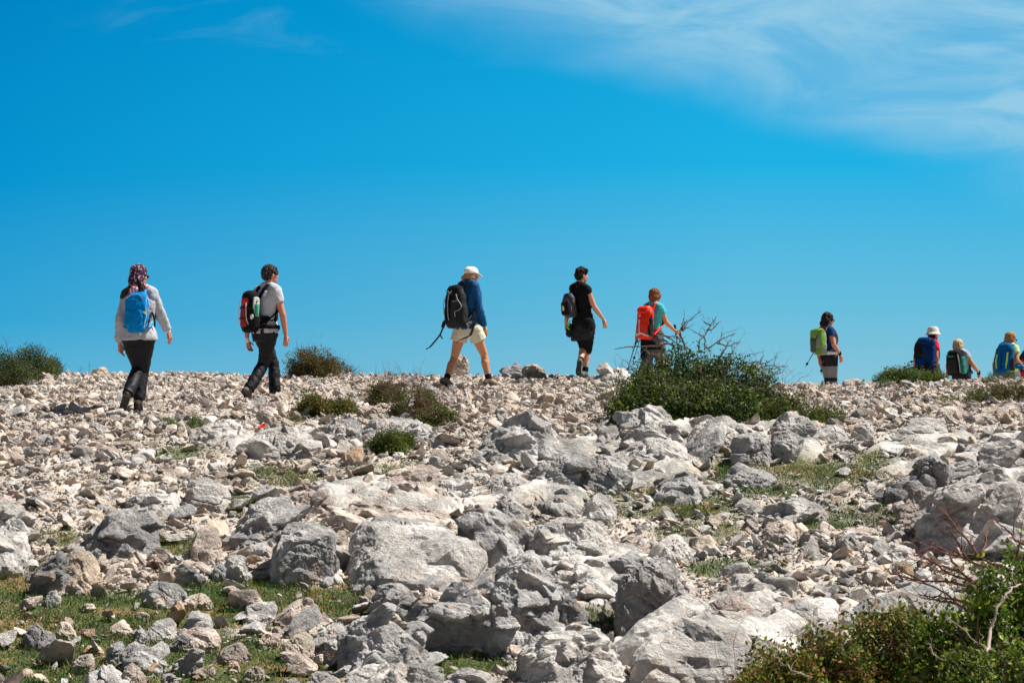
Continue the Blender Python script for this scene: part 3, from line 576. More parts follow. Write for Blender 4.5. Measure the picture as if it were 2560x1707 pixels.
# cairn with the painted trail mark, behind the hiker in shorts
B('rock', [(1128,918),(1140,905),(1165,900),(1174,914),(1166,922)], 'pink', 'flat pinkish slab at the bottom of the little cairn behind the striding legs', T=.9, front=.3, karst=.2, lift=.0)
B('rock', [(1134,908),(1142,896),(1170,894),(1172,908)], 'cream', 'cream block in the middle of the little cairn on the skyline', T=.8, front=.4, karst=.3)
B('rock', [(1140,899),(1143,890),(1164,888),(1166,899)], 'tan', 'tan stone on top of the little cairn on the skyline', T=.8, front=.4, karst=.5)
mk = B('rock', [(1118,946),(1126,922),(1150,916),(1170,926),(1172,946)], 'pale', 'rock with a faded red and white painted trail mark, under the little cairn', T=.8, front=.3, karst=.4, sub=6)
def paint_mark(o):
    me = o.data; n = len(me.vertices); co_ = np.empty(n * 3, np.float32); me.vertices.foreach_get('co', co_); co_ = co_.reshape(-1, 3) + A(o['_o'])
    px, py = proj(co_)
    ca = me.color_attributes['Col']; c4 = np.empty(n * 4, np.float32); ca.data.foreach_get('color', c4); c4 = c4.reshape(-1, 4)
    fr = co_[:, 1] < A(o['_o'])[1] + .05
    e = .9 * pn(co_ * 30)
    sx = px + (py - 948) * .15
    for a, b, c in ((1131, 1135.5, (.45, .06, .06)), (1135.5, 1140, (.85, .82, .8)), (1140, 1146, (.45, .05, .06))):
        k = fr & (sx + e > a) & (sx + e < b) & (py > 924) & (py < 944); c4[k, :3] = c
    ca.data.foreach_set('color', c4.ravel())
paint_mark(mk)
# ---- stones of middle size, each its own object, up to 300 rocks in all
N_BIG = len(ALLROCK)
def fill_stones(n_total):
    rg = np.random.default_rng(21); made = []; tries = 0
    arr = [A(a) for a in ALLROCK]
    while len(made) < n_total and tries < 40000:
        tries += 1
        if rg.random() < .2: px = rg.uniform(0, 1150); py = rg.uniform(1050, 1700)
        else: px = rg.uniform(0, 2560); py = 945 + 755 * rg.random() ** 1.25
        if px > 1800 and py > 1560 - (px - 1800) * .2: continue
        h = hit(px, py); d = h[1]
        g, _ = zones(A([h[0]]), A([h[1]]), A([h[2]]))
        r = rg.uniform(.048, .115) * (1.0 if g[0] > .5 else (1.15 if d < 24 else 1.0))
        bz = ell(A([px]), A([py]), ROCKZ)[0] > .25 and g[0] < .4
        if bz and rg.random() < .55: r = rg.uniform(.16, .30)
        ok = True
        for a in arr:
            if (abs(a[0] - h[0]) < a[2] * .82 + r * .8) and (abs(a[1] - d) < a[3] + r): ok = False; break
        if not ok: continue
        arr.append(A([h[0], d, r, r])); made.append((px, py, h, r, float(g[0])))
    return made
LM = {}   # landmarks for the labels: name -> photo pixel
for nm_, p_ in (('the headscarfed hiker', (345, 900)), ('the hiker in white T-shirt', (660, 900)), ('the hiker in cream shorts', (1170, 900)), ('the hiker in black shorts', (1450, 880)),
    ('the big bush', (1720, 960)), ('the hiker with the green pack', (2075, 900)), ('the hikers at the far right', (2400, 920)), ('the small juniper', (978, 1105)),
    ('the twiggy low bush', (1030, 1010)), ('the olive cushion shrub', (815, 1010)), ('the great cracked slab', (1000, 1400)), ('the big rounded grey boulder', (1295, 1110)),
    ('the red ribbon', (645, 1070)), ('the sprawling grey boulder', (300, 1345)), ('the tan-faced boulder', (190, 1430)), ('the upright pink slab', (515, 1360)),
    ('the steep grey boulder', (350, 1635)), ('the cream pointed rock', (745, 1610)), ('the rounded cracked boulder', (960, 1620)), ('the jagged grey outcrop', (1290, 1520)),
    ('the furrowed shaded boulder', (1620, 1490)), ('the very wide pale boulder', (1800, 1640)), ('the boulder row', (1880, 1100)), ('the wide smooth slab', (2290, 1110)),
    ('the huge grey boulder', (2470, 1290)), ('the foreground bramble', (2250, 1600)), ('the rust-pink rock', (1950, 1330)), ('the furrowed outcrop', (1400, 1180)),
    ('the smooth-faced pale boulder', (515, 1230)), ('the long grey ridge of rock', (660, 1320)), ('the layered pinkish outcrop', (1020, 1200)), ('the notched slab', (2000, 1530)),
    ('the left edge of the photo', (0, 1150)), ('the pale dome on the left', (550, 1085)), ('the dark two-lobed boulder', (2338, 1175)), ('the ridge bush at the left', (80, 920))):
    LM[nm_] = A(p_, dtype=float)
USED = set()
def place_words(px, py, k=0):
    L = sorted(LM.items(), key=lambda q: math.hypot(q[1][0] - px, (q[1][1] - py) * 1.6))
    nm, p = L[k]; dx, dy = px - p[0], (py - p[1]) * 1.6
    an = math.degrees(math.atan2(dy, dx))
    if nm.startswith('the left edge'): return 'close to the left edge of the photo'
    w = ['right of', 'below and right of', 'below', 'below and left of', 'left of', 'above and left of', 'above', 'above and right of'][int(((an + 22.5) % 360) // 45)]
    far = math.hypot(dx, dy); q = 'just ' if far < 75 else ('' if far < 150 else 'well ')
    return f'{q}{w} {nm}'
NTH = ['', 'next smaller ', 'third ', 'fourth ', 'fifth ']
def unique_label(look, px, py):
    for k in range(4):
        l_ = f'{look} {place_words(px, py, k)}'
        if l_ not in USED: USED.add(l_); return l_
    l_ = f'{look} {place_words(px, py, 0)}'.replace('stone', 'one of two stones')
    USED.add(l_); return l_
def stone_shape(seed, sub, flat, faceted=True):
    rg = np.random.default_rng(seed); D, Fc = ico(sub)
    n = rg.integers(6, 11); N = rg.normal(size=(n, 3)); N /= np.linalg.norm(N, axis=1)[:, None]
    N = np.concatenate([N, [[0, 0, 1], [0, 0, -1], unit([1, .2, .3]), unit([-1, -.1, .2])]]); dd = rg.uniform(.48, 1.0, len(N))
    V = D * np.minimum(planes_r(D, N, dd, 60.), 1.45)[:, None]
    return V * A([1, rg.uniform(.65, .95), flat]), D, Fc
mids = fill_stones(300 - N_BIG)
rgm = np.random.default_rng(5)
for i, (px, py, h, r, g) in enumerate(mids):
    flat = rgm.uniform(.34, .80); V, D, Fc = stone_shape(100 + i, 5 if r > .14 else 4, flat)
    a = rgm.uniform(0, 6.28); ca_, sa_ = math.cos(a), math.sin(a); til = rgm.normal(0, .28, 2)
    if r < .14: V = rough(V, D, 1.6, .5, i * .7 + .3, rgm.uniform(.3, 1.1)) * r * A([rgm.uniform(1., 1.5), 1, 1])
    else: V, Fc = broken(V * r * A([1.3, 1, 1]), D, Fc, A([1.3, 1, flat]), r * 1.7, .9, i * .7 + .3, 1.2, rgm, 12)
    R_ = A([[ca_, -sa_, 0], [sa_, ca_, 0], [0, 0, 1]]); V = V @ R_.T; V[:, 2] += V[:, 0] * til[0] + V[:, 1] * til[1]
    pinky = .46 if (px < 1150 or py < 1080) else .3
    u_ = rgm.random()
    tone = 'orange' if u_ < .05 else ('tan' if u_ < .12 else ('pink' if u_ < pinky else ('cream' if u_ < pinky + .12 else ('pale' if u_ < .88 else ('grey' if u_ < .96 else 'dark')))))
    c_ = A(TONES[tone]) * rgm.uniform(.85, 1.15) * (1 + .1 * pn(V * 20 + i))[:, None]
    if r > .14: tone = 'grey' if u_ < .6 else 'pale'; c_ = A(TONES[tone]) * rgm.uniform(.9, 1.12) * (1 + .1 * pn(V * 20 + i))[:, None]
    bury = -V[:, 2].min() * rgm.uniform(.35, .8) * (.7 if r > .14 else 1)
    V = V + A([h[0], h[1] + r * .5, gz(h[0], h[1] + r * .5) + bury])
    o = mkmesh('stone', V, Fc, ROCK, col=np.clip(c_, .02, .9), smooth=False)
    sh = 'flat' if flat < .58 else ('rounded' if flat < .72 else 'blocky')
    sz = 'small' if r < .08 else ('medium' if r < .11 else ('large' if r < .14 else 'rugged low'))
    wh = 'in grass' if g > .5 else 'in rubble'
    tw = {'grey': 'grey', 'pale': 'pale grey', 'pink': 'pinkish', 'cream': 'cream', 'tan': 'tan', 'orange': 'orange', 'dark': 'dark grey'}[tone]
    lb_ = unique_label(f'{sz} {sh} {tw} stone {wh}', px, py)
    for a_, b_ in ((' of the photo', ''), (' in rubble', ''), ('well ', ''), ('just ', ''), (' and right of', ', right of'), (' and left of', ', left of')):
        if len(lb_.split()) > 16: lb_ = lb_.replace(a_, b_)
    tag(o, lb_, 'stone', 'loose stones scattered over the slope')
# ---- the countless small stones: one object
def rubble():
    rg = np.random.default_rng(11)
    protos = {s: [stone_shape(900 + k + 50 * s, s, 1.0) for k in range(16)] for s in (1, 2)}
    def sample(n, y0, y1):
        y = y0 + (y1 - y0) * rg.random(n) ** .85; x = rg.uniform(-1, 1, n) * (.268 * y + .7); return x, y
    x, y = sample(135000, 11.0, 33.0)
    ys_ = rg.uniform(9.5, 34.0, 62000); xs_ = rg.choice([-1, 1], 62000) * (.268 * ys_ + .7 + 3.6 * rg.random(62000) ** 1.4)   # beyond the frame
    xf = rg.uniform(-4, 4, 9000); yf = rg.uniform(8.0, 11.0, 9000)
    x = np.concatenate([x, xs_, xf]); y = np.concatenate([y, ys_, yf]); z = terr(x, y)
    g, b = zones(x, y, z)
    cl = pn(np.stack([x * 1.9, y * 1.9, 0 * x + 5], 1))
    keep = rg.random(len(x)) < np.clip(1.0 - .972 * g - .12 * b + .40 * cl, .03, 1)
    x, y, z, g, b = [q[keep] for q in (x, y, z, g, b)]
    n = len(x)
    r = .0095 + .0145 * rg.pareto(2.1, n); r = np.minimum(r, np.where(y > 25, .05, .07)) * np.where(b > .1, 1.35, 1.); r *= (1 + .1 * sstep(y, 22, 31))
    r = np.where(g > .5, r * .8, r); side_ = np.abs(x) > .268 * y + .7; r = np.where(side_, r * 1.5, r)
    print('rubble', n)
    px, py = proj(np.stack([x, y, z], 1))
    pinky = np.clip(.54 - .30 * sstep(px, 900, 1500) * sstep(py, 1040, 1120), .2, .7)
    u_ = rg.random(n); col = np.zeros((n, 3))
    pal = A([TONES['pink'], TONES['pale'], TONES['orange'], TONES['cream'], TONES['grey'], TONES['tan']])
    k = np.where(u_ < .02, 2, np.where(u_ < .07, 5, np.where(u_ < pinky, 0, np.where(u_ < pinky + .12, 3, np.where(u_ < .90, 1, 4)))))
    col = pal[k] * rg.uniform(.75, 1.2, n)[:, None]
    a = rg.uniform(0, 6.28, n); ta = rg.normal(0, .45, (n, 2)); fl = rg.uniform(.28, .8, n); el = rg.uniform(1, 1.7, n)
    zc = z + r * fl * rg.uniform(-.15, .7, n) + .006
    Vs, Fs, Cs, off = [], [], [], 0
    lod = np.where((r / y > .0016) & ~side_, 2, 1)
    pi_ = rg.integers(0, 16, n)
    for s in (1, 2):
        for q in range(16):
            m_ = (lod == s) & (pi_ == q); c_ = m_.sum()
            if not c_: continue
            V, D, Fc = protos[s][q]
            ca_, sa_ = np.cos(a[m_])[:, None], np.sin(a[m_])[:, None]
            X_ = V[None, :, 0] * el[m_][:, None]; Y_ = np.repeat(V[None, :, 1], c_, 0); Z_ = V[None, :, 2] * fl[m_][:, None]
            P_ = np.stack([X_ * ca_ - Y_ * sa_, X_ * sa_ + Y_ * ca_, Z_ + X_ * ta[m_, 0][:, None] + Y_ * ta[m_, 1][:, None]], -1) * r[m_][:, None, None]
            P_ += np.stack([x[m_], y[m_], zc[m_]], 1)[:, None, :]
            nv = V.shape[0]
            Vs.append(P_.reshape(-1, 3)); Fs.append((Fc[None] + (np.arange(c_) * nv)[:, None, None] + off).reshape(-1, 3)); off += c_ * nv
            Cs.append(np.repeat(col[m_], nv, 0))
    V = np.concatenate(Vs); Cc = np.concatenate(Cs)
    V = V + .006 * np.stack([pn(V * 28), pn(V * 28 + 9), pn(V * 28 + 21)], 1)
    o = mkmesh('rubble', V, np.concatenate(Fs), ROCK, col=np.clip(Cc, .02, .9), smooth=False, origin=(0, 0, 0))
    tag(o, 'countless small broken pinkish and pale limestone stones covering the whole slope', 'rubble', kind='stuff')
rubble()
# ---- grass: one object of short blades
def grass():
    rg = np.random.default_rng(31)
    y = 11 + 21 * rg.random(620000) ** .8; x = rg.uniform(-1, 1, len(y)) * (.268 * y + .5); z = terr(x, y)
    g, b = zones(x, y, z)
    tuft = fbm(np.stack([x * 3.1, y * 3.1, 0 * x], 1), 3)
    p_ = np.clip(g * 1.25 * (1 - .55 * sstep(fbm(np.stack([x * 2.6, y * 2.6, 0 * x], 1), 3), .22, .6)) + .7 * np.clip(tuft - .30, 0, 1), 0, 1) * np.where(y > 19, .6, 1)
    keep = rg.random(len(x)) < p_
    x, y, z, g, tuft = [q[keep] for q in (x, y, z, g, tuft)]; n = len(x); print('grass', n)
    h = (.016 + .026 * rg.random(n) ** 2) * (1 + .8 * np.clip(tuft, -.5, 1)) * (1 + .5 * (rg.random(n) < .03))
    w = rg.uniform(.0022, .005, n) * (1 + .03 * (y - 11))
    a = rg.uniform(0, 6.28, n); le = rg.normal(0, .5, (n, 2))
    base = np.stack([x, y, z - .004], 1)
    sd_ = np.stack([np.cos(a), np.sin(a), 0 * a], 1) * w[:, None]
    tip = base + np.stack([le[:, 0] * h, le[:, 1] * h, h], 1)
    V = np.stack([base - sd_, base + sd_, tip], 1).reshape(-1, 3); F = np.arange(n * 3).reshape(n, 3)
    kk = rg.random(n); pat = fbm(np.stack([x * 1.2, y * 1.2, 0 * x + 9], 1), 3)
    c = np.where((kk + .5 * pat < .60)[:, None], A([.042, .10, .016]), np.where((kk + .4 * pat < .85)[:, None], A([.10, .125, .028]), A([.27, .19, .09])))
    c = c * (1 + .45 * fbm(np.stack([x * 4, y * 4, 0 * x + 2], 1), 2))[:, None].clip(.4, 1.8) * rg.uniform(.6, 1.4, n)[:, None]
    o = mkmesh('grass', V, F, GRASS, col=np.repeat(np.clip(c, 0, 1), 3, 0), origin=(0, 0, 0))
    tag(o, 'short green and straw-coloured turf growing between the stones', 'grass', kind='stuff')
    # tiny purple flowers
    F_, V_, n_ = [], [], 0
    cs = []
    for (cx, cy, k) in ((90, 1618, 40), (260, 1690, 30), (770, 1645, 40), (810, 1650, 20), (868, 1505, 30), (1240, 1690, 20), (620, 1422, 12)):
        for _ in range(k):
            q = hit(cx + rg.normal(0, 16), min(cy + rg.normal(0, 5), 1700)); s_ = rg.uniform(.003, .006); zz = .02 + rg.random() * .012
            D, Fc = ico(1); V_.append(D * s_ * A([1, 1, .6]) + q + A([0, 0, zz])); F_.append(Fc + n_); n_ += len(D); cs.append(np.repeat(A([[.32, .12, .34]]) * rg.uniform(.7, 1.3), len(D), 0))
    o = mkmesh('wild_flowers', np.concatenate(V_), np.concatenate(F_), GRASS, col=np.concatenate(cs))
    tag(o, 'tiny purple flowers dotted in the foreground turf', 'flowers', kind='stuff')
grass()
# ------------------------------------------------------------------ twigs and leaves
def tube(pts, rads, sides=5):
    pts = A(pts, dtype=float); n = len(pts); V = []
    for i in range(n):
        d = unit(pts[min(i + 1, n - 1)] - pts[max(i - 1, 0)])
        a = unit(np.cross(d, [0.13, .2, 1.]) if abs(d[2]) < .95 else np.cross(d, [1., 0, 0])); b = np.cross(d, a)
        for k in range(sides):
            an = 2 * math.pi * k / sides; V.append(pts[i] + rads[i] * (a * math.cos(an) + b * math.sin(an)))
    F = [(i * sides + k, i * sides + (k + 1) % sides, (i + 1) * sides + (k + 1) % sides, (i + 1) * sides + k) for i in range(n - 1) for k in range(sides)]
    V.append(pts[-1] + unit(pts[-1] - pts[-2]) * rads[-1]); V.append(pts[0])
    F += [((n - 1) * sides + k, (n - 1) * sides + (k + 1) % sides, n * sides, n * sides) for k in range(sides)]
    F += [((k + 1) % sides, k, n * sides + 1, n * sides + 1) for k in range(sides)]
    return A(V), A([f if f[2] != f[3] else f for f in F])
def tri_fix(F):
    return [tuple(f[:3]) if f[2] == f[3] else tuple(f) for f in F.tolist()]
def wander(p0, d, L, rg, steps=6, curl=.28, up=0.):
    pts = [A(p0)]; d = unit(d)
    for i in range(steps):
        d = unit(d + rg.normal(0, curl, 3) + A([0, 0, up])); pts.append(pts[-1] + d * L / steps)
    return A(pts)
def twig_tree(p0, d, L, r, rg, depth, out, curl=.22, up=0., nsub=3, spur=True):
    pts = wander(p0, d, L, rg, 6, curl, up); rad = np.linspace(r, r * .35, len(pts)); out.append(tube(pts, rad, 5 if r > .004 else 4))
    if spur and r > .0025:
        for _ in range(int(L * 26)):
            k = rg.integers(1, len(pts)); q = pts[k] * .6 + pts[k - 1] * .4; dd = unit(rg.normal(size=3)); out.append(tube(A([q, q + dd * rg.uniform(.008, .022)]), [r * .35, r * .12], 3))
    if depth > 0:
        for _ in range(nsub):
            k = rg.integers(2, len(pts) - 0); q = pts[min(k, len(pts) - 1)]; dd = unit(unit(pts[min(k, len(pts) - 1)] - pts[k - 1]) + rg.normal(0, .6, 3))
            twig_tree(q, dd, L * rg.uniform(.35, .65), r * .55, rg, depth - 1, out, curl, up, nsub, spur)
def leaves(P, size, rg, pal, clump=None):
    n = len(P); s_ = size * rg.uniform(.6, 1.3, n)
    d = rg.normal(size=(n, 3)); d[:, 2] += .5; d /= np.linalg.norm(d, axis=1)[:, None]
    w = np.cross(d, rg.normal(size=(n, 3))); w /= np.linalg.norm(w, axis=1)[:, None]; nn = np.cross(d, w)
    a = P; b = P + d * s_[:, None] * .5 + w * s_[:, None] * .30 + nn * s_[:, None] * .08; c = P + d * s_[:, None]; e = P + d * s_[:, None] * .5 - w * s_[:, None] * .30 + nn * s_[:, None] * .08
    V = np.stack([a, b, c, e], 1).reshape(-1, 3); F = np.arange(n * 4).reshape(n, 4)
    cl = fbm(P * 4.5 + 3, 3); k = np.clip((rg.random(n) * .75 + .35 * cl + .12) * len(pal), 0, len(pal) - 1).astype(int)
    col = A(pal)[k] * rg.uniform(.6, 1.35, n)[:, None]
    return V, F, np.repeat(np.clip(col, 0, 1), 4, 0)
GREEN = [(.022, .045, .010), (.040, .075, .014), (.065, .11, .018), (.10, .16, .026), (.15, .19, .03), (.15, .11, .04)]
OLIVE = [(.06, .075, .016), (.095, .11, .022), (.14, .15, .028), (.18, .17, .035), (.22, .15, .05)]
DRY = [(.055, .06, .016), (.10, .09, .02), (.15, .11, .03), (.18, .12, .04), (.07, .09, .02)]
BRAM = [(.03, .055, .010), (.06, .10, .015), (.12, .165, .025), (.22, .25, .035), (.26, .12, .03), (.10, .14, .025), (.30, .17, .04)]
YELL = [(.06, .11, .012), (.16, .25, .02), (.32, .42, .03), (.42, .48, .04), (.16, .24, .02)]
def bush(name, label, lobes, pal, leafsize, nleaf, ntwig, twiglen, twigr, seed, group=None, twigcol=(.09, .06, .045), density=.0, depthk=.55, gap=.15, twigup=.35, D=None, catg='bush'):
    """lobes: (px centre, py base, px width, px height, extra depth)"""
    rg = np.random.default_rng(seed); Pl = []; tw = []; area = sum(l[2] * l[3] for l in lobes)
    base0 = hit(lobes[0][0], min(lobes[0][1], 1700)) if D is None else A([at(lobes[0][0], lobes[0][1], D)[0], D, 0]); base0[2] = gz(base0[0], base0[1])
    root = empty(name, base0)
    for (cx, pb, w, h, dd) in lobes:
        hp = hit(min(max(cx, 3), 2557), min(pb, 1700)) if D is None else at(cx, pb, D)
        Dl = hp[1] + dd; m = Dl / FPX; W_ = w / 2 * m; H_ = h * m; dep = max(W_ * depthk, .12)
        cen = at(cx, pb, Dl); zc = cen[2]
        n = int(nleaf * w * h / area)
        q = rg.normal(size=(n * 3, 3)); q /= np.linalg.norm(q, axis=1)[:, None]; q[:, 2] = np.abs(q[:, 2]) ** .8 * 1.0
        rr = 1 - .55 * rg.random(len(q)) ** 1.8
        lump = 1 + .38 * fbm(q * 1.9 + seed, 3) + .12 * pn(q * 7 + seed)
        P_ = q * (rr * lump)[:, None] * A([W_, dep, H_]) + A([cen[0], Dl + dep * .4, zc])
        ns = fbm(P_ * (5.0 if leafsize > .02 else 8.) + seed, 3)
        keep = ns > -gap; P_ = P_[keep][:n]
        k_ = max(len(P_) // 9, 1); cc_ = P_[rg.integers(0, len(P_), k_)]; ass = rg.integers(0, k_, len(P_)); fr_ = rg.random(len(P_)) < .72
        P_ = np.where(fr_[:, None], cc_[ass] + rg.normal(0, leafsize * 1.25, P_.shape), P_ + rg.normal(0, .012, P_.shape))
        Pl.append(P_)
        for _ in range(int(ntwig * w * h / area)):
            a = rg.uniform(0, 6.28); e = rg.uniform(.15, 1.25); dr = A([math.cos(a) * math.cos(e), math.sin(a) * math.cos(e), math.sin(e)])
            st_ = A([cen[0], Dl + dep * .4, zc]) + dr * A([W_, dep, H_]) * rg.uniform(.35, .85)
            twig_tree(st_, unit(dr + A([0, 0, twigup]) + rg.normal(0, .3, 3)), twiglen * rg.uniform(.5, 1.2), twigr * rg.uniform(.6, 1.1), rg, 1, tw, spur=twigr > .0035)
        c_b = A([cen[0], Dl + dep * .4, zc - .03]); tw.append(tube(A([base0 - A([0, 0, .03]), (base0 + c_b) / 2 - A([0, 0, .02]), c_b]), [twigr * 1.5] * 3, 5))
        # stems from the ground into the crown
        for _ in range(5):
            e_ = A([cen[0] + rg.normal() * W_ * .5, Dl + dep * .4 + rg.normal() * dep * .3, zc + H_ * rg.uniform(.4, .8)])
            s_ = c_b; mid_ = (s_ + e_) / 2 + rg.normal(0, .03, 3)
            tw.append(tube(A([s_, mid_, e_]), [twigr * 2.2, twigr * 1.8, twigr * .9], 6))
    V, F, c = leaves(np.concatenate(Pl), leafsize, rg, pal)
    mkmesh('foliage', V, F, LEAF, root, col=c)
    V, F = catarr(tw); tc_ = A(twigcol) * (1 + .4 * pn(V * 9))[:, None]
    mkmesh('branches', V, tri_fix(F), BARK, root, col=np.clip(tc_, 0, 1), smooth=True)
    tag(root, label, catg, group)
    return root
G = 'wind-clipped bushes on the stony slope'
bush('bush', 'dense dark green bush on the skyline cut by the left edge of the photo', [(-20, 975, 190, 95, .6), (70, 965, 130, 92, .9), (125, 955, 70, 60, 1.2)], [(.035, .055, .018), (.055, .08, .025), (.08, .11, .032), (.11, .14, .045), (.12, .10, .05)], .024, 36000, 60, .16, .003, 1, G, gap=.45)
bush('bush', 'brownish round bush with a spray of bare twigs behind the hiker in white T-shirt', [(775, 948, 130, 72, .3), (830, 940, 70, 40, .5)], DRY, .024, 19000, 110, .28, .003, 2, G, gap=.15)
bush('bush', 'thin dry grassy shrub sloping right from the brownish round bush on the skyline', [(868, 936, 60, 18, .4)], DRY, .018, 500, 40, .2, .002, 22, G)
bush('shrub', 'flat olive-green cushion shrub below the hiker in white T-shirt', [(800, 1042, 110, 52, 0), (860, 1040, 70, 38, .1), (768, 1040, 60, 30, 0)], OLIVE, .022, 17000, 30, .1, .002, 3, G, catg='shrub')
bush('bush', 'low thorny bush with many dark bare twigs, left of the hiker in shorts', [(960, 1020, 100, 58, 0), (1030, 1040, 140, 62, 0), (1095, 1064, 110, 42, 0)], GREEN[1:] + OLIVE[:3], .025, 14000, 190, .33, .0034, 4, G, gap=.02, twigcol=(.13, .075, .06))
bush('juniper', 'small bright green juniper growing in front of the rounded grey dome', [(968, 1136, 104, 58, 0), (1012, 1128, 70, 44, .1)], OLIVE[:3] + GREEN[2:5], .020, 12000, 20, .08, .002, 5, G, catg='juniper')
big = bush('bush', 'biggest bush of the slope, dark green with bare dead branches standing out above it', [(1615, 1052, 190, 108, 0), (1700, 1045, 270, 150, .2), (1830, 1048, 250, 128, .1), (1780, 1058, 270, 90, -.2), (1578, 1064, 110, 66, 0), (1905, 1056, 160, 70, 0)],
   [(.018, .038, .009), (.034, .064, .012), (.055, .095, .016), (.095, .155, .024), (.20, .23, .045)], .036, 50000, 230, .42, .0048, 6, G, gap=.24, twigcol=(.12, .095, .08))
bush('bush', 'low dark green arm of brush trailing right from the biggest bush', [(1950, 1060, 160, 75, .0), (2050, 1062, 130, 45, 0)], GREEN[1:] , .026, 8500, 90, .28, .003, 7, G, gap=.2, twigcol=(.13, .08, .06))
bush('shrub', 'flat dark green shrub on the skyline below the hiker in bucket hat', [(2262, 960, 110, 38, 0), (2220, 958, 70, 22, 0), (2330, 950, 80, 18, .1)], GREEN[1:5] + OLIVE[:1], .024, 12000, 20, .1, .002, 8, G, catg='shrub')
bush('shrub', 'tiny green tuft under the left end of the flat skyline shrub', [(2212, 966, 44, 20, -.3)], GREEN[1:5], .016, 800, 6, .06, .002, 9, G, catg='shrub')
bush('shrub', 'tiny green bush on the ridge between the two hikers at the right', [(2482, 960, 34, 24, 0)], GREEN[1:5], .016, 900, 8, .06, .002, 10, G, catg='shrub')
bush('shrub', 'tiny dark bush on the ridge under the blonde hiker at the right edge', [(2526, 952, 34, 20, 0)], GREEN[1:5], .016, 800, 8, .06, .002, 11, G, catg='shrub')
bush('bush', 'loose olive-green bush on the right edge just below the ridge', [(2470, 1010, 110, 44, 0), (2530, 1006, 110, 50, 0), (2580, 1006, 80, 44, 0)], GREEN[2:] + OLIVE[:3], .022, 6500, 90, .2, .0026, 12, G, gap=.1, twigcol=(.13, .075, .06))
bush('shrub', 'small spreading olive plant on the rubble left of the loose right-edge bush', [(2385, 1008, 70, 16, 0), (2350, 1006, 40, 12, 0)], OLIVE, .016, 900, 14, .08, .002, 13, G, catg='shrub')
bush('shrub', 'small dark green sprig left of the bone-like pale stone', [(418, 1072, 46, 24, 0)], GREEN[1:5], .018, 900, 16, .14, .002, 14, G, catg='shrub')
bush('shrub', 'small dark green sprig right of the bone-like pale stone', [(484, 1076, 50, 28, 0)], GREEN[1:5], .018, 1100, 16, .12, .002, 15, G, catg='shrub')
bush('shrub', 'wispy green-leaved sprig near the top of the rounded grey dome slope', [(735, 1058, 70, 16, 0)], OLIVE, .016, 500, 10, .12, .002, 16, G, catg='shrub')
bush('bush', 'reddish-green leafy bramble at the bottom edge, left part of the foreground brush', [(1960, 1800, 230, 165, 0), (2080, 1800, 250, 190, .2), (2230, 1800, 260, 240, .4), (2300, 1790, 200, 230, .6), (1900, 1790, 110, 100, -.1)], BRAM, .030, 34000, 130, .30, .0026, 17, G, gap=.22, twigcol=(.16, .08, .06), D=10.6, depthk=.7)
bush('bush', 'leafy hawthorn with bright yellow-green leaves in the bottom right corner', [(2470, 1800, 150, 330, .3), (2560, 1800, 230, 370, .5), (2640, 1780, 200, 340, .6), (2390, 1800, 200, 250, .5)], GREEN[2:5] + YELL[:3], .034, 26000, 40, .3, .004, 18, G, gap=.2, twigcol=(.16, .09, .07), D=10.0, depthk=.7)
bush('bush', 'low leafy brush along the very bottom of the right corner', [(2480, 1830, 260, 190, 0)], BRAM[:4] + YELL[:2], .026, 9000, 40, .25, .003, 19, G, gap=.2, D=9.6)
# ---- dead branches traced as real limbs, standing at the depth of their bush
def branch_px(root, name, polys, D, r0, seed, colr=(.12, .095, .08), sub=2, L=.22):
    rg = np.random.default_rng(seed)
    for poly in polys:
        out = []; pts = A([at(a, b, D + (k_ * .05) + rg.normal(0, .02)) for k_, (a, b) in enumerate(poly)])
        fine = []
        for i in range(len(pts) - 1):
            for f in (0, .34, .67): fine.append(pts[i] * (1 - f) + pts[i + 1] * f + rg.normal(0, .006, 3) * (f > 0))
        fine.append(pts[-1]); fine = A(fine); rad = np.linspace(r0, r0 * .3, len(fine)); out.append(tube(fine, rad, 6))
        for _ in range(int(len(fine) * 1.3)):
            k = rg.integers(1, len(fine) - 1); d = unit(fine[k + 1] - fine[k] ); q = fine[k]
            out.append(tube(A([q, q + unit(d * .3 + rg.normal(0, 1, 3)) * rg.uniform(.012, .035)]), [r0 * .4, r0 * .12], 4))
        for _ in range(sub):
            k = rg.integers(len(fine) // 3, len(fine) - 1); d = unit(fine[k + 1] - fine[k])
            twig_tree(fine[k], unit(d + rg.normal(0, .55, 3) * A([1, .7, 1])), L * rg.uniform(.4, 1.), rad[k] * .6, rg, 1, out, .16, .02, 2)
        V, F = catarr(out); mkmesh(name, V, tri_fix(F), BARK, root, col=np.clip(A(colr) * (1 + .4 * pn(V * 9))[:, None], 0, 1), smooth=True)
def c5(L): return [(1500 + a / 3.794, 690 + b / 3.794) for a, b in L]
branch_px(big, 'dead_branch', [c5([(800, 690), (760, 560), (770, 500), (800, 450), (880, 400), (965, 325)]), c5([(790, 520), (780, 460), (800, 400)]), c5([(770, 510), (810, 490), (840, 492)])], 23.3, .014, 61)
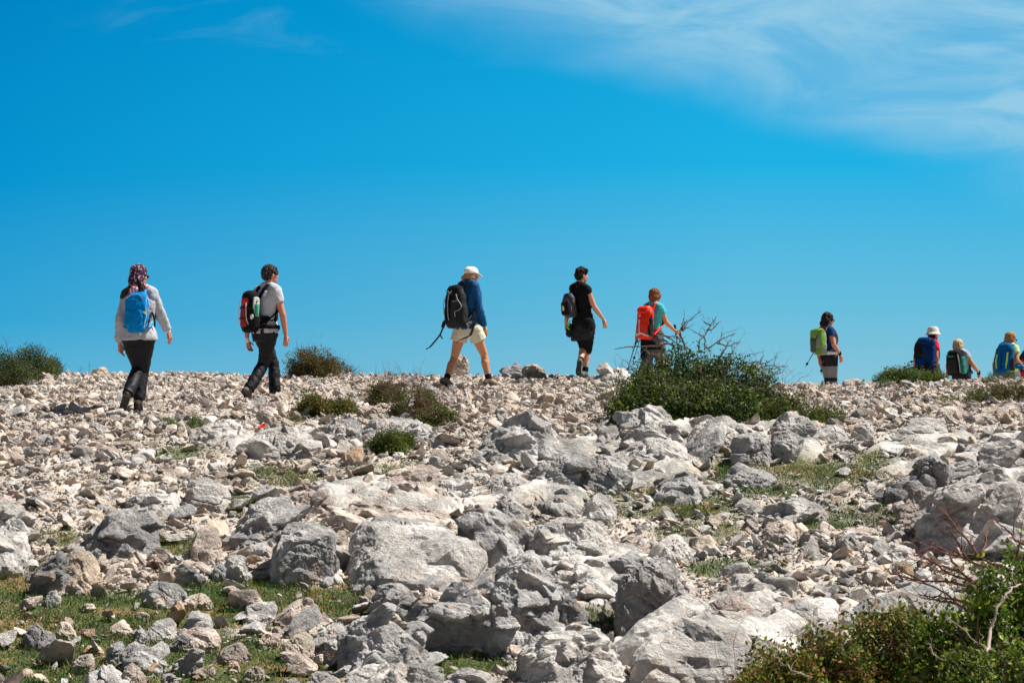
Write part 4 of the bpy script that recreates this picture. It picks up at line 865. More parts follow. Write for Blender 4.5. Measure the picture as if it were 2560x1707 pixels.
branch_px(big, 'dead_branch', [c5([(940, 700), (945, 610), (1010, 530), (1060, 450), (1105, 380)]), c5([(1010, 520), (1080, 490), (1150, 425)]), c5([(1050, 470), (1010, 450), (985, 430)]), c5([(990, 700), (1000, 620), (985, 570), (940, 550), (850, 500)]),
   c5([(1020, 690), (1120, 620), (1200, 580), (1285, 540)]), c5([(1110, 640), (1200, 665), (1260, 650), (1330, 620)]), c5([(1130, 780), (1180, 700), (1215, 640), (1235, 590)]), c5([(1100, 760), (1200, 770), (1280, 705)]), c5([(1130, 640), (1150, 580), (1160, 535)]),
   c5([(600, 560), (680, 600), (760, 660), (860, 700)]), c5([(590, 600), (690, 660), (760, 700), (850, 690)]), c5([(620, 570), (720, 570), (780, 620), (830, 690)])], 23.3, .010, 62)
branch_px(big, 'dead_branch', [c5([(640, 640), (500, 665), (380, 670), (270, 670), (140, 692)]), c5([(560, 760), (470, 740), (420, 700)]), c5([(440, 820), (390, 815), (340, 815)]), c5([(350, 930), (320, 900), (290, 878)])], 23.1, .013, 63, sub=1, L=.15)
branch_px(big, 'dead_branch', [c5([(1400, 900), (1500, 860), (1620, 850), (1700, 860), (1785, 850)]), c5([(1380, 860), (1480, 850), (1520, 800), (1560, 750)]), c5([(1400, 930), (1550, 900), (1650, 880), (1760, 850)]), c5([(1450, 960), (1580, 950), (1680, 930), (1740, 905)]), c5([(1420, 880), (1540, 830), (1615, 818)]),
   c5([(1545, 980), (1545, 880), (1530, 850)])], 23.1, .009, 64, sub=3)
branch_px(big, 'pale_dead_branch', [c5([(190, 1208), (280, 1150), (325, 1060), (350, 1000)]), c5([(575, 1005), (640, 950), (690, 900)]), c5([(955, 880), (958, 960), (935, 1050)]), c5([(1225, 995), (1300, 998), (1360, 1000)]), c5([(595, 740), (600, 820), (590, 890)]), c5([(510, 1000), (512, 920), (500, 860)])], 21.9, .008, 65, colr=(.30, .25, .21), sub=1, L=.12)
def c6(L): return [(1700 + a / 2.735, 1240 + b / 2.735) for a, b in L]
thorn = empty('thorn_bush', at(2470, 1800, 10.3) * A([1, 1, 0]) + A([0, 0, gz(at(2470, 1800, 10.3)[0], 10.3)])); tag(thorn, 'tangle of long bare reddish thorny canes arching left over the smooth slab', 'thorn bush', G)
branch_px(thorn, 'cane', [c6([(2050, 420), (1960, 290), (1880, 200), (1810, 110), (1735, 45)]), c6([(2100, 480), (1900, 400), (1760, 340), (1705, 290)]), c6([(2000, 620), (1800, 580), (1600, 570), (1480, 530), (1395, 500)]),
   c6([(2000, 590), (1850, 530), (1700, 440), (1600, 405)]), c6([(1900, 740), (1790, 720), (1700, 700), (1620, 670)]), c6([(2040, 620), (1900, 500), (1800, 480), (1690, 430)]), c6([(1960, 740), (1850, 700), (1740, 690), (1640, 680)]),
   c6([(2352, 330), (2280, 280), (2220, 210), (2160, 170)]), c6([(2300, 430), (2320, 330), (2330, 250)]), c6([(1990, 450), (1930, 380), (1860, 250), (1830, 190)]), c6([(2060, 400), (2090, 300), (2110, 240)]), c6([(2200, 470), (2000, 400), (1850, 390)]),
   c6([(1900, 480), (1790, 380), (1730, 360), (1600, 60+330)]), c6([(2000, 800), (1880, 720), (1740, 620), (1500, 560)])], 10.3, .0075, 71, colr=(.17, .085, .065), sub=3, L=.3)
branch_px(thorn, 'pale_cane', [c6([(2090, 1075), (2110, 1000), (2120, 910), (2160, 800), (2220, 690), (2270, 620), (2330, 600)])], 9.7, .011, 72, colr=(.40, .33, .29), sub=1, L=.12)
branch_px(thorn, 'cane', [c6([(2250, 1100), (2100, 1040), (1980, 960), (1900, 880), (1820, 830)]), c6([(1880, 1200), (1760, 1100), (1700, 1000)]), c6([(2000, 1277), (1990, 1190), (1980, 1140)]), c6([(900, 1240), (760, 1190), (690, 1140), (640, 1100)]), c6([(1300, 800), (1330, 740), (1345, 690)]), c6([(740, 1000), (735, 1080)])], 9.8, .0055, 73, colr=(.33, .25, .2), sub=1, L=.15)
# ---- lone sprigs
def sprig(label, pts, D, r, seed, colr=(.07, .055, .04), sub=3, L=.2):
    p0 = at(pts[0][0], pts[0][1], D); e = empty('dry_sprig', p0); tag(e, label, 'sprig', 'dry sprigs')
    branch_px(e, 'stem', [pts], D, r, seed, colr, sub, L)
sprig('lone bare twig sticking up from the skyline bush at the far left', [(18, 880), (16, 858), (8, 840)], 30.2, .005, 81)
sprig('thin dry stalks on the skyline between the left bush and the headscarfed hiker', [(222, 935), (225, 918), (224, 908)], 30.5, .0035, 82, sub=4, L=.12)
sprig('brown dry stems on the skyline just left of the thin dry stalks', [(185, 936), (200, 925), (206, 916)], 30.5, .0035, 83, sub=5, L=.15)
sprig('fine dry twigs left of the twiggy low bush', [(912, 990), (905, 975), (880, 978)], 26.5, .003, 84, sub=4, L=.18)
sprig('curled bare root lying above the small dark green sprigs', [(440, 1058), (420, 1048), (395, 1046), (380, 1044)], 22.0, .005, 85, colr=(.2, .13, .1), sub=3)
sprig('thin pale grass stalk bending over the shaded furrowed boulder', [(1600, 1552), (1560, 1525), (1515, 1500)], 13.6, .002, 86, colr=(.55, .5, .4), sub=0)
# ---- red ribbon tied on a twig
def ribbon_thing():
    D = hit(650, 1085)[1] - .25
    e = empty('ribbon', at(640, 1085, D)); tag(e, 'narrow red trail-marking ribbon caught on a twig among the pale rocks', 'ribbon')
    c = A([at(a, b, D + dz) for a, b, dz in ((663, 1061, 0), (655, 1063, .02), (648, 1067, -.02), (644, 1074, .01), (640, 1083, -.02))])
    V = []
    for i, p in enumerate(c):
        w = A([.004, .01, .016]) * (1 + .3 * math.sin(i * 2)); V += [p - w, p + w, p + w + A([.002, .004, 0]), p - w + A([.002, .004, 0])]
    F = [(4 * i + k, 4 * i + (k + 1) % 4, 4 * i + 4 + (k + 1) % 4, 4 * i + 4 + k) for i in range(len(c) - 1) for k in range(4)] + [(0, 1, 2, 3), (19, 18, 17, 16)]
    mkmesh('band', A(V), F, cloth('red_ribbon_cloth', (.75, .03, .02), .5), e)
    branch_px(e, 'twig', [[(625, 1060), (640, 1066), (652, 1070)], [(640, 1080), (637, 1068), (630, 1058)]], D, .004, 91, sub=1, L=.08)
ribbon_thing()
# ---- bone-like stone between the sprigs
B('stone', [(440, 1096), (442, 1068), (444, 1050), (456, 1048), (458, 1064), (470, 1084), (466, 1098), (454, 1100)], 'cream', 'bone-like pale cream stone standing between two dark green sprigs', T=.6, front=.5, karst=.1, amp=.5)
# ------------------------------------------------------------------ body building
def capsule(p0, r0, p1, r1, n=14, side=None, flat=1.):
    """tapered limb piece with rounded ends; flat squeezes it along 'side'"""
    p0, p1 = A(p0, dtype=float), A(p1, dtype=float); d = unit(p1 - p0)
    a = unit(np.cross(d, side if side is not None else ([0, 0, 1.] if abs(d[2]) < .9 else [0, 1., 0]))); b = np.cross(d, a)
    rings = []
    for k in range(4): an = -math.pi / 2 + k * math.pi / 8; rings.append((p0 + d * r0 * math.sin(an), max(r0 * math.cos(an), r0 * .05)))
    rings.append((p0, r0)); rings.append((p1, r1))
    for k in range(1, 5): an = k * math.pi / 8; rings.append((p1 + d * r1 * math.sin(an), max(r1 * math.cos(an), r1 * .05)))
    V = [c + r * (a * math.cos(t_) + b * math.sin(t_) * flat) for c, r in rings for t_ in np.linspace(0, 2 * math.pi, n, endpoint=False)]
    m_ = len(rings); F = [(i * n + k, i * n + (k + 1) % n, (i + 1) * n + (k + 1) % n, (i + 1) * n + k) for i in range(m_ - 1) for k in range(n)]
    F.append(tuple(range(n - 1, -1, -1))); F.append(tuple((m_ - 1) * n + k for k in range(n)))
    return A(V), F
def ellip(c, rad, r=(1, 0, 0), f=(0, 1, 0), u=(0, 0, 1)):
    D, Fc = ico(3); M = np.stack([A(r) * rad[0], A(f) * rad[1], A(u) * rad[2]])
    return D @ M + A(c), [tuple(x) for x in Fc.tolist()]
def loft(rings, n=28, e=2.):
    """rings: (centre, half width, half depth, right, forward)"""
    V = []
    for c, a, b, r, f in rings:
        for t_ in np.linspace(0, 2 * math.pi, n, endpoint=False):
            x, y = math.cos(t_), math.sin(t_)
            V.append(A(c) + A(r) * a * math.copysign(abs(x) ** (2 / e), x) + A(f) * b * math.copysign(abs(y) ** (2 / e), y))
    m_ = len(rings); F = [(i * n + k, i * n + (k + 1) % n, (i + 1) * n + (k + 1) % n, (i + 1) * n + k) for i in range(m_ - 1) for k in range(n)]
    F.append(tuple(range(n - 1, -1, -1))); F.append(tuple((m_ - 1) * n + k for k in range(n)))
    return A(V), F
def mnorm(me):
    n = len(me.vertices); a = np.empty(n * 3, np.float32); me.vertices.foreach_get('co', a); b = np.empty(n * 3, np.float32); me.vertex_normals.foreach_get('vector', b)
    return a.reshape(-1, 3).astype(float), b.reshape(-1, 3).astype(float)
def blob(name, parts, mat, parent, voxel=.009, smooth=4, fn=None, colfn=None, label=None):
    """one continuous skin over overlapping pieces; fn(P, N)->displacement in metres (P in world)"""
    V, F = cat(parts); o = mkmesh(name, V, F, mat, parent)
    m1 = o.modifiers.new('r', 'REMESH'); m1.mode = 'VOXEL'; m1.voxel_size = voxel; m1.use_smooth_shade = True
    if smooth: m2 = o.modifiers.new('s', 'SMOOTH'); m2.iterations = smooth; m2.factor = .5
    bpy.context.view_layer.update()
    me = bpy.data.meshes.new_from_object(o.evaluated_get(bpy.context.evaluated_depsgraph_get())); me.name = name
    o.modifiers.clear(); old = o.data; o.data = me; bpy.data.meshes.remove(old)
    if not me.materials: me.materials.append(mat)
    P, N = mnorm(me); o0 = A(parent_origin(parent))
    if fn is not None:
        P = P + N * fn(P + o0, N)[:, None]; me.vertices.foreach_set('co', P.astype(np.float32).ravel())
    if colfn is not None:
        c = colfn(P + o0, N); ca = me.color_attributes.new('Col', 'FLOAT_COLOR', 'POINT'); c4 = np.ones((len(P), 4), np.float32); c4[:, :3] = c; ca.data.foreach_set('color', c4.ravel())
    me.polygons.foreach_set('use_smooth', np.ones(len(me.polygons), bool)); me.update()
    if label: o['label'] = label
    return o
def folds(amp=.008, fr=9., ax=(1., 1., .55)):
    return lambda P, N: amp * (ridge(P * fr * A(ax), 2, .5) * .6 + .5 * fbm(P * fr * 2.2, 2)) - amp * .2
def solid_ribbon(pts, w, th, wd, r_=None):
    pts = A(pts, dtype=float); n = len(pts); V = []
    # resample
    tt = np.linspace(0, n - 1, (n - 1) * 5 + 1); i0 = np.clip(tt.astype(int), 0, n - 2); f = (tt - i0)[:, None]
    pm = pts[np.clip(i0 - 1, 0, n - 1)]; p0, p1 = pts[i0], pts[i0 + 1]; p2 = pts[np.clip(i0 + 2, 0, n - 1)]
    q = .5 * ((2 * p0) + (-pm + p1) * f + (2 * pm - 5 * p0 + 4 * p1 - p2) * f ** 2 + (-pm + 3 * p0 - 3 * p1 + p2) * f ** 3)
    for i in range(len(q)):
        d = unit(q[min(i + 1, len(q) - 1)] - q[max(i - 1, 0)]); a = A(wd) if not callable(wd) else wd(i / len(q)); a = unit(a - d * (a @ d)); b = np.cross(d, a)
        V += [q[i] + a * w / 2 + b * th / 2, q[i] - a * w / 2 + b * th / 2, q[i] - a * w / 2 - b * th / 2, q[i] + a * w / 2 - b * th / 2]
    m_ = len(q); F = [(4 * i + k, 4 * i + (k + 1) % 4, 4 * i + 4 + (k + 1) % 4, 4 * i + 4 + k) for i in range(m_ - 1) for k in range(4)] + [(3, 2, 1, 0), (4 * m_ - 4, 4 * m_ - 3, 4 * m_ - 2, 4 * m_ - 1)]
    return A(V), F
def skin_mat(name, c):
    m_, t_, b_ = new_mat(name); tc = t_.n('ShaderNodeTexCoord'); n_ = t_.n('ShaderNodeTexNoise', i_Scale=22., i_Detail=5.); t_.l(tc.outputs['Object'], n_.inputs['Vector'])
    t_.l(t_.mix(n_.outputs[0], tuple(q * .82 for q in c), tuple(q * 1.15 for q in c)), b_.inputs['Base Color']); b_.inputs['Roughness'].default_value = .5
    b_.inputs['Subsurface Weight'].default_value = .12; b_.inputs['Subsurface Radius'].default_value = (.02, .008, .004); b_.inputs['Subsurface Scale'].default_value = .3
    return m_
SKIN = skin_mat('skin', (.52, .25, .15)); SKIN_R = skin_mat('reddish_skin', (.52, .20, .12)); SKIN_T = skin_mat('tanned_skin', (.50, .22, .11))
BLACK = cloth('black_fabric', (.007, .007, .009), .85, .3, 30., .3, .12); CHAR = cloth('charcoal_fabric', (.022, .023, .027), .8, .3, 30., .3, .12); SHINYBLACK = cloth('softshell_black', (.007, .008, .011), .6, .3, 14., .4, .22)
RUBBER = cloth('rubber_sole', (.03, .028, .026), .7); GREYF = cloth('grey_fabric', (.22, .22, .23), .8); WEB = cloth('webbing', (.02, .02, .022), .6)
METAL = cloth('dark_metal', (.05, .06, .08), .35, .1, 40., .0, .6); LENS = cloth('dark_lens', (.01, .01, .012), .15, .1, 10., .0, .6)
WHITEM = cloth('white_trim', (.72, .72, .72), .7)

class Person: pass
def person(label, ox, oy, s, feet, J, phi, headphi, skin=None, scale=1., slim=1., hide=False, D=None):
    """J holds joints in crop pixels: name -> (x, y, depth offset)"""
    p = Person(); p.s = s
    fx_, fy_ = ox + feet[0] / s, oy + feet[1] / s
    if D is None: D = hit(fx_, fy_)[1]
    p.D = D; p.m = D / FPX / s       # metres per crop pixel
    ph = math.radians(phi); p.f = A([math.sin(ph), math.cos(ph), 0]); p.r = A([math.cos(ph), -math.sin(ph), 0]); p.u = A([0, 0, 1.])
    p.W = lambda x, y, dd=0.: at(ox + x / s, oy + y / s, D + dd)
    hs = .172 * scale; hh_ = .095 * scale
    auto = {'Lsh': hs * math.sin(ph), 'Rsh': -hs * math.sin(ph), 'Lhip': hh_ * math.sin(ph), 'Rhip': -hh_ * math.sin(ph)}
    p.J = {}
    for k, v in J.items():
        dd = v[2] if len(v) > 2 else 0.
        p.J[k] = p.W(v[0], v[1], dd + auto.get(k, 0.)) + (p.u * .02 if k[1:] == 'sh' else 0.)
    base = p.W(feet[0], feet[1]); base[2] = gz(base[0], base[1])
    for side in 'LR':
        if J.get(side + 'an') is None:       # legs hidden by the ridge or a bush: stand them on the ground
            hip = p.J[side + 'hip']; sg = -1 if side == 'L' else 1
            g_ = hip + p.f * .22 * sg; zf = gz(g_[0], g_[1]); p.J[side + 'an'] = A([g_[0], g_[1], zf + .09])
            if side + 'kn' not in p.J: p.J[side + 'kn'] = (hip + p.J[side + 'an']) / 2 + p.f * .06
            p.J[side + 'toe'] = p.J[side + 'an'] + p.f * .15 - A([0, 0, .06])
    p.root = empty('person', base); tag(p.root, label, 'person', 'hikers walking along the ridge')
    hp_ = math.radians(headphi); p.hf = A([math.sin(hp_), math.cos(hp_), 0]); p.hr = A([math.cos(hp_), -math.sin(hp_), 0])
    p.skin = skin or SKIN; p.k = scale; p.slim = slim
    j = p.J; p.M = (j['Lsh'] + j['Rsh']) / 2; p.H = (j['Lhip'] + j['Rhip']) / 2; p.up = unit(p.M - p.H)
    body(p); return p
def hand(p, side):
    j = p.J; w, tp = j[side + 'wr'], j[side + 'tip']; d = unit(tp - w); k = p.k
    spread = unit(p.f - d * (p.f @ d)); inn = (p.r if side == 'L' else -p.r); inn = unit(inn - d * (inn @ d) - spread * (inn @ spread))
    P = [capsule(w - d * .02, .025 * k, w + d * .045 * k, .030 * k, side=spread, flat=.55), capsule(w + d * .03 * k, .030 * k, w + d * .085 * k, .034 * k, side=spread, flat=.5)]
    P.append(capsule(w + d * .045 * k - spread * .012, .018 * k, w + d * .085 * k - spread * .018 * k, .016 * k)); P.append(capsule(w + d * .045 * k + spread * .014, .018 * k, w + d * .085 * k + spread * .02 * k, .016 * k))
    for i, (off, L) in enumerate(((-.029, .058), (-.010, .070), (.010, .076), (.029, .068))):
        b = w + d * .085 * k + spread * off * k; c1 = .12 + .06 * (3 - i)
        m1 = b + unit(d + inn * c1 + spread * off * 2.5) * L * .5 * k; m2 = m1 + unit(d + inn * (c1 + .55)) * L * .5 * k
        P += [capsule(b, .0092 * k, m1, .0086 * k, 10), capsule(m1, .0086 * k, m2, .0072 * k, 10)]
    t0 = w + d * .032 * k + spread * .026 * k; t1 = t0 + unit(d * .75 + spread * .75 + inn * .35) * .038 * k; t2 = t1 + unit(d + spread * .25 + inn * .4) * .03 * k
    P += [capsule(t0, .013 * k, t1, .0105 * k, 10), capsule(t1, .0105 * k, t2, .0085 * k, 10)]
    return P
def torso_rings(p, g=0., lo=0., hi=1., hemw=0.):
    """rings from hips (0) to shoulders (1), grown by g"""
    k = p.k; R = []
    prof_ = [(-.12, .150, .105), (0, .168, .118), (.12, .165, .115), (.35, .138, .098), (.55, .148, .106), (.78, .168, .116), (.92, .165, .10), (1.0, .13, .075), (1.07, .075, .058)]
    tt = A([q[0] for q in prof_]); aa = A([q[1] for q in prof_]) * p.slim; bb = A([q[2] for q in prof_]) * p.slim
    for t_ in np.linspace(lo, hi, 12):
        c = p.H + (p.M - p.H) * t_ - p.f * .012 * math.sin(math.pi * min(max(t_, 0), 1))
        hw = hemw * max(0, 1 - (t_ - lo) / .35)
        R.append((c, (np.interp(t_, tt, aa) + g + hw) * k, (np.interp(t_, tt, bb) + g + hw) * k, p.r, p.f))
    return R
def body(p):
    j = p.J; k = p.k; P = [loft(torso_rings(p, 0, -.12, 1.07))]
    hc = j['head']; nk = p.M + p.up * .06
    P.append(capsule(p.M + p.up * .0, .062 * k, hc - p.u * .06 * k - p.hf * .012, .052 * k))
    hr, hf, u = p.hr, p.hf, p.u
    P += [ellip(hc + u * .02 * k - hf * .012 * k, (.073 * k, .092 * k, .095 * k), hr, hf, u), ellip(hc - u * .045 * k + hf * .025 * k, (.055 * k, .066 * k, .07 * k), hr, hf, u), ellip(hc - u * .085 * k + hf * .062 * k, (.024 * k, .02 * k, .02 * k), hr, hf, u),
          capsule(hc + hf * .083 * k + u * .005 * k, .009 * k, hc + hf * .103 * k - u * .028 * k, .013 * k, 10), ellip(hc + hf * .078 * k - u * .052 * k, (.026 * k, .012 * k, .010 * k), hr, hf, u),
          ellip(hc + hf * .074 * k + u * .03 * k, (.05 * k, .012 * k, .010 * k), hr, hf, u)]
    for sg in (-1, 1): P.append(ellip(hc + hr * sg * .074 * k - u * .012 * k - hf * .008, (.009 * k, .018 * k, .03 * k), hr, hf, u)); P.append(ellip(hc + hr * sg * .035 * k + hf * .07 * k - u * .022 * k, (.02 * k, .014 * k, .014 * k), hr, hf, u))
    for s_ in 'LR':
        sh, el, wr = j[s_ + 'sh'], j[s_ + 'el'], j[s_ + 'wr']
        P += [capsule(p.M + p.up * .06 * k, .055 * k, sh + p.up * .012 * k, .047 * k)]
        P += [capsule(p.M + (sh - p.M) * .45 - p.up * .01, .062 * k, sh - p.up * .015, .055 * k), capsule(sh, .053 * k, el, .040 * k), capsule(el, .041 * k, el + (wr - el) * .35, .040 * k), capsule(el + (wr - el) * .3, .040 * k, wr, .025 * k)]
        P += hand(p, s_)
        hip, kn, an, toe = j[s_ + 'hip'], j[s_ + 'kn'], j[s_ + 'an'], j[s_ + 'toe']
        P += [capsule(hip, .092 * k, hip + (kn - hip) * .5, .076 * k), capsule(hip + (kn - hip) * .45, .077 * k, kn, .054 * k), capsule(kn, .053 * k, kn + (an - kn) * .35, .056 * k, side=None), capsule(kn + (an - kn) * .3 - p.f * .012, .056 * k, an, .036 * k)]
        P += [capsule(an, .034 * k, an + (toe - an) * .7, .018 * k)]
    p.body = blob('body', P, p.skin, p.root, .0065, 3)
def shirt(p, mat, sleeve=.5, g=.014, lo=.0, amp=.006, hemw=0., collar=True, extra=(), name='shirt', colfn=None, sleeve_g=.014):
    j = p.J; k = p.k; P = [loft(torso_rings(p, g, lo, 1.04, hemw))]
    for s_ in 'LR':
        sh, el, wr = j[s_ + 'sh'], j[s_ + 'el'], j[s_ + 'wr']
        P.append(capsule(p.M + p.up * .068 * k, (.05 + g) * k, sh + p.up * .012 * k, (.047 + g) * k))
        P.append(capsule(p.M + (sh - p.M) * .4 - p.up * .01, (.06 + g) * k, sh - p.up * .02, (.054 + g) * k))
        if sleeve <= .01: continue
        if sleeve <= 1: P.append(flatcap(sh, (.054 + sleeve_g) * k, sh + (el - sh) * sleeve, (.05 + sleeve_g * 1.3) * k))
        else:
            P += [capsule(sh, (.054 + sleeve_g) * k, el, (.042 + sleeve_g) * k), flatcap(el, (.042 + sleeve_g) * k, el + (wr - el) * (sleeve - 1), (.030 + sleeve_g) * k)]
    P += list(extra)
    return blob(name, P, mat, p.root, .009, 3, folds(amp), colfn)
def flatcap(p0, r0, p1, r1, n=18):
    d = unit(A(p1) - A(p0)); a = unit(np.cross(d, [0, .3, 1.])); b = np.cross(d, a); L = np.linalg.norm(A(p1) - A(p0))
    return loft([(A(p0) - d * r0 * .7, r0 * .6, r0 * .6, a, b)] + [(A(p0) + d * L * t_, r0 + (r1 - r0) * t_, r0 + (r1 - r0) * t_, a, b) for t_ in (0, .3, .6, 1.)], n)
def trousers(p, mat, to=1.9, g=.018, waist=.12, amp=.009, cuff=.03, name='trousers', colfn=None, thigh_g=0.):
    """to: 1 = knee, 2 = ankle"""
    j = p.J; k = p.k; P = [loft(torso_rings(p, g, -.14, waist))]
    for s_ in 'LR':
        hip, kn, an = j[s_ + 'hip'], j[s_ + 'kn'], j[s_ + 'an']; hip = hip + p.u * .01
        if to <= 1.: P.append(capsule(hip, (.094 + g) * k, hip + (kn - hip) * to * .5, (.082 + g) * k)); P.append(flatcap(hip + (kn - hip) * .1, (.09 + g) * k, hip + (kn - hip) * to, (.075 + g + thigh_g) * k)); continue
        P += [capsule(hip, (.094 + g) * k, hip + (kn - hip) * .5, (.08 + g) * k), capsule(hip + (kn - hip) * .45, (.08 + g) * k, kn, (.058 + g) * k)]
        P.append(flatcap(kn, (.058 + g) * k, kn + (an - kn) * (to - 1), (.042 + g + cuff * (to > 1.6)) * k))
    return blob(name, P, mat, p.root, .010, 3, folds(amp, 8., (1, 1, .7)), colfn)
def boots(p, mat, high=.10, sole=RUBBER, sock=None, g=0.):
    for s_ in 'LR':
        an, toe, kn = p.J[s_ + 'an'], p.J[s_ + 'toe'], p.J[s_ + 'kn']; k = p.k
        up = unit(kn - an); fw = toe - an; fw = unit(fw - up * (fw @ up) * .55); dn = unit(np.cross(np.cross(up, fw), fw)) * 1.
        if dn @ up > 0: dn = -dn
        sd = np.cross(fw, dn); heel = an - fw * .055 * k + dn * .055 * k; ball = an + fw * .115 * k + dn * .062 * k; tp = an + fw * .165 * k + dn * .058 * k
        P = [capsule(an + up * high * k, (.046 + g) * k, an, (.045 + g) * k), capsule(an, .045 * k, heel, .040 * k), capsule(an + dn * .02, .045 * k, ball, .040 * k), capsule(ball, .042 * k, tp, .032 * k)]
        b = blob('boot', P, mat, p.root, .008, 2, lambda P_, N: .0015 * fbm(P_ * 40, 2))
        h2, t2 = heel + dn * .032 * k - fw * .018 * k, tp + dn * .030 * k + fw * .012 * k
        rings = []
        for q, wd in ((0, .028), (.12, .037), (.35, .034), (.62, .044), (.85, .042), (1., .026)):
            c = h2 + (t2 - h2) * q; rings.append((c, wd * k, .013 * k, sd, dn))
        V, F = loft(rings, 16, 3.5); sb = mkmesh('sole', V, F, sole, None, smooth=False); sb.parent = b
        sb.location = A(sb['_o']) - A(p.root['_o'])
        if sock:
            blob('sock', [flatcap(an + up * (high - .02) * k, .05 * k, an + up * (high + .045) * k, .047 * k)], sock, p.root, .007, 1)
def glasses(p):
    k = p.k; hc = p.J['head']; P = []
    for sg in (-1, 1):
        P.append(ellip(hc + p.hf * .096 * k + p.hr * sg * .033 * k - p.u * .008 * k, (.029 * k, .007 * k, .019 * k), p.hr, p.hf, p.u))
        P.append(capsule(hc + p.hf * .092 * k + p.hr * sg * .062 * k, .004, hc - p.hf * .005 * k + p.hr * sg * .08 * k, .004, 8))
    P.append(capsule(hc + p.hf * .1 * k - p.hr * .02 * k, .004, hc + p.hf * .1 * k + p.hr * .02 * k, .004, 8))
    V, F = cat(P); mkmesh('sunglasses', V, F, LENS, p.root, smooth=True)
def hair(p, mat, lumps, amp=.006, fr=38., voxel=.007, name='hair', colfn=None):
    """lumps: (right, forward, up, rx, ry, rz) in metres round the head centre"""
    hc = p.J['head']; k = p.k
    P = [ellip(hc + (p.hr * a + p.hf * b + p.u * c) * k, (x * k, y * k, z * k), p.hr, p.hf, p.u) for a, b, c, x, y, z in lumps]
    return blob(name, P, mat, p.root, voxel, 2, lambda P_, N: amp * fbm(P_ * A([fr, fr, fr * .45]), 3, .6), colfn)
def ring_band(c, ax, r, w, mat, parent, name):
    V, F = capsule(c - ax * w / 2, r, c + ax * w / 2, r, 16); mkmesh(name, V, F, mat, parent, smooth=True)
# ------------------------------------------------------------------ backpacks
def pack(p, label, mats, w=.29, d=.17, hgt=.46, t0=.02, off=.0, sidex=0., tilt=0., top=.75, bot=.85, hip=True, noise=.008, colfn=None, straps=True, lid=True, strapw=.045, e=2.6):
    """mats: body, lid, pocket, trim, strap, webbing.  returns frame for extra parts"""
    k = p.k; up = unit(p.up - p.f * math.tan(tilt)); r = p.r; out = unit(-p.f - up * (-p.f @ up))
    back = .105 * p.slim * k + .012
    c0 = p.H + (p.M - p.H) * t0 + out * (back + d / 2 + off) + r * sidex
    root = empty('backpack', c0); tag(root, label, 'backpack', 'hiking backpacks worn by the hikers')
    shape = [(0, bot * .8, .6), (.04, bot * .93, .8), (.12, bot, .95), (.35, 1., 1.), (.6, .97, .95), (.8, .5 + .5 * top + .1, .82), (.93, top, .66), (1., top * .72, .40)]
    rings = [(c0 + up * hgt * t_ + out * d * .06 * math.sin(t_ * 3), w / 2 * a, d / 2 * b, r, out) for t_, a, b in shape]
    B_ = blob('body', [loft(rings, 30, e)], mats[0], root, .009, 2, lambda P, N: noise * (fbm(P * 8, 3) + .5 * ridge(P * 10, 2)) - noise * .3, colfn)
    fr = dict(root=root, c0=c0, up=up, r=r, out=out, w=w, d=d, h=hgt)
    if lid:
        lr_ = [(c0 + up * hgt * t_ + out * d * .10, w / 2 * a, d / 2 * b, r, out) for t_, a, b in ((.80, top * .98, .95), (.86, top * 1.05, 1.02), (.95, top * 1., .93), (1.02, top * .8, .6), (1.04, top * .5, .3))]
        blob('lid', [loft(lr_, 28, 2.6)], mats[1], root, .009, 2, lambda P, N: noise * .7 * fbm(P * 12, 3))
    if straps:
        Mh = p.M; back_top = c0 + up * hgt * .86 - out * d * .4
        for sg in (-1, 1):
            S_ = Mh + r * sg * .085 * k
            pts = [back_top + r * sg * .06 * k, S_ - p.f * .07 * k + p.up * .055 * k, S_ + p.up * .078 * k + p.f * .01, S_ + p.f * .09 * k + p.up * .02, S_ + p.f * .135 * k - p.up * .12 * k + r * sg * .02, Mh + r * sg * .142 * k * p.slim - p.up * .25 * k + p.f * .075, Mh + r * sg * .155 * k * p.slim - p.up * .33 * k - p.f * .02, c0 + up * hgt * .12 + r * sg * w * .46 - out * d * .2]
            V, F = solid_ribbon(pts, strapw * k, .014, r); mkmesh('shoulder_strap', V, F, mats[4], root, smooth=True)
    if hip:
        hc = p.H + (p.M - p.H) * .16; pts = []
        for a in np.linspace(-1.25, 4.4, 14): pts.append(hc + p.r * math.cos(a) * (.178 * p.slim * k + .012) + p.f * math.sin(a) * (.128 * p.slim * k + .014))
        V, F = solid_ribbon(pts, .05, .012, p.up); mkmesh('hip_belt', V, F, mats[5], root, smooth=True)
    return fr
def fpt(fr, x, y, z):
    """point on the pack: x -1..1 across, y outward (1 = outer face), z 0..1 up"""
    return fr['c0'] + fr['r'] * fr['w'] / 2 * x + fr['out'] * fr['d'] / 2 * y + fr['up'] * fr['h'] * z
def fbox(fr, name, x, z, w, h, d, mat, y=1., noise=.004, e=3., label=None, topk=.8):
    """puffy pocket on the pack"""
    c = fpt(fr, x, y, z); rr = [(c + fr['up'] * h * (t_ - .5), w / 2 * a, d / 2 * b, fr['r'], fr['out']) for t_, a, b in ((0, .8, .5), (.08, .97, .9), (.5, 1, 1), (.88, topk + .1, .85), (1., topk, .5))]
    return blob(name, [loft(rr, 22, e)], mat, fr['root'], .007, 1, lambda P, N: noise * fbm(P * 14, 2), label=label)
def fstrap(fr, name, pts, w, mat, wd=None, th=.006):
    V, F = solid_ribbon([fpt(fr, *q) for q in pts], w, th, fr['r'] if wd is None else wd); mkmesh(name, V, F, mat, fr['root'], smooth=False)
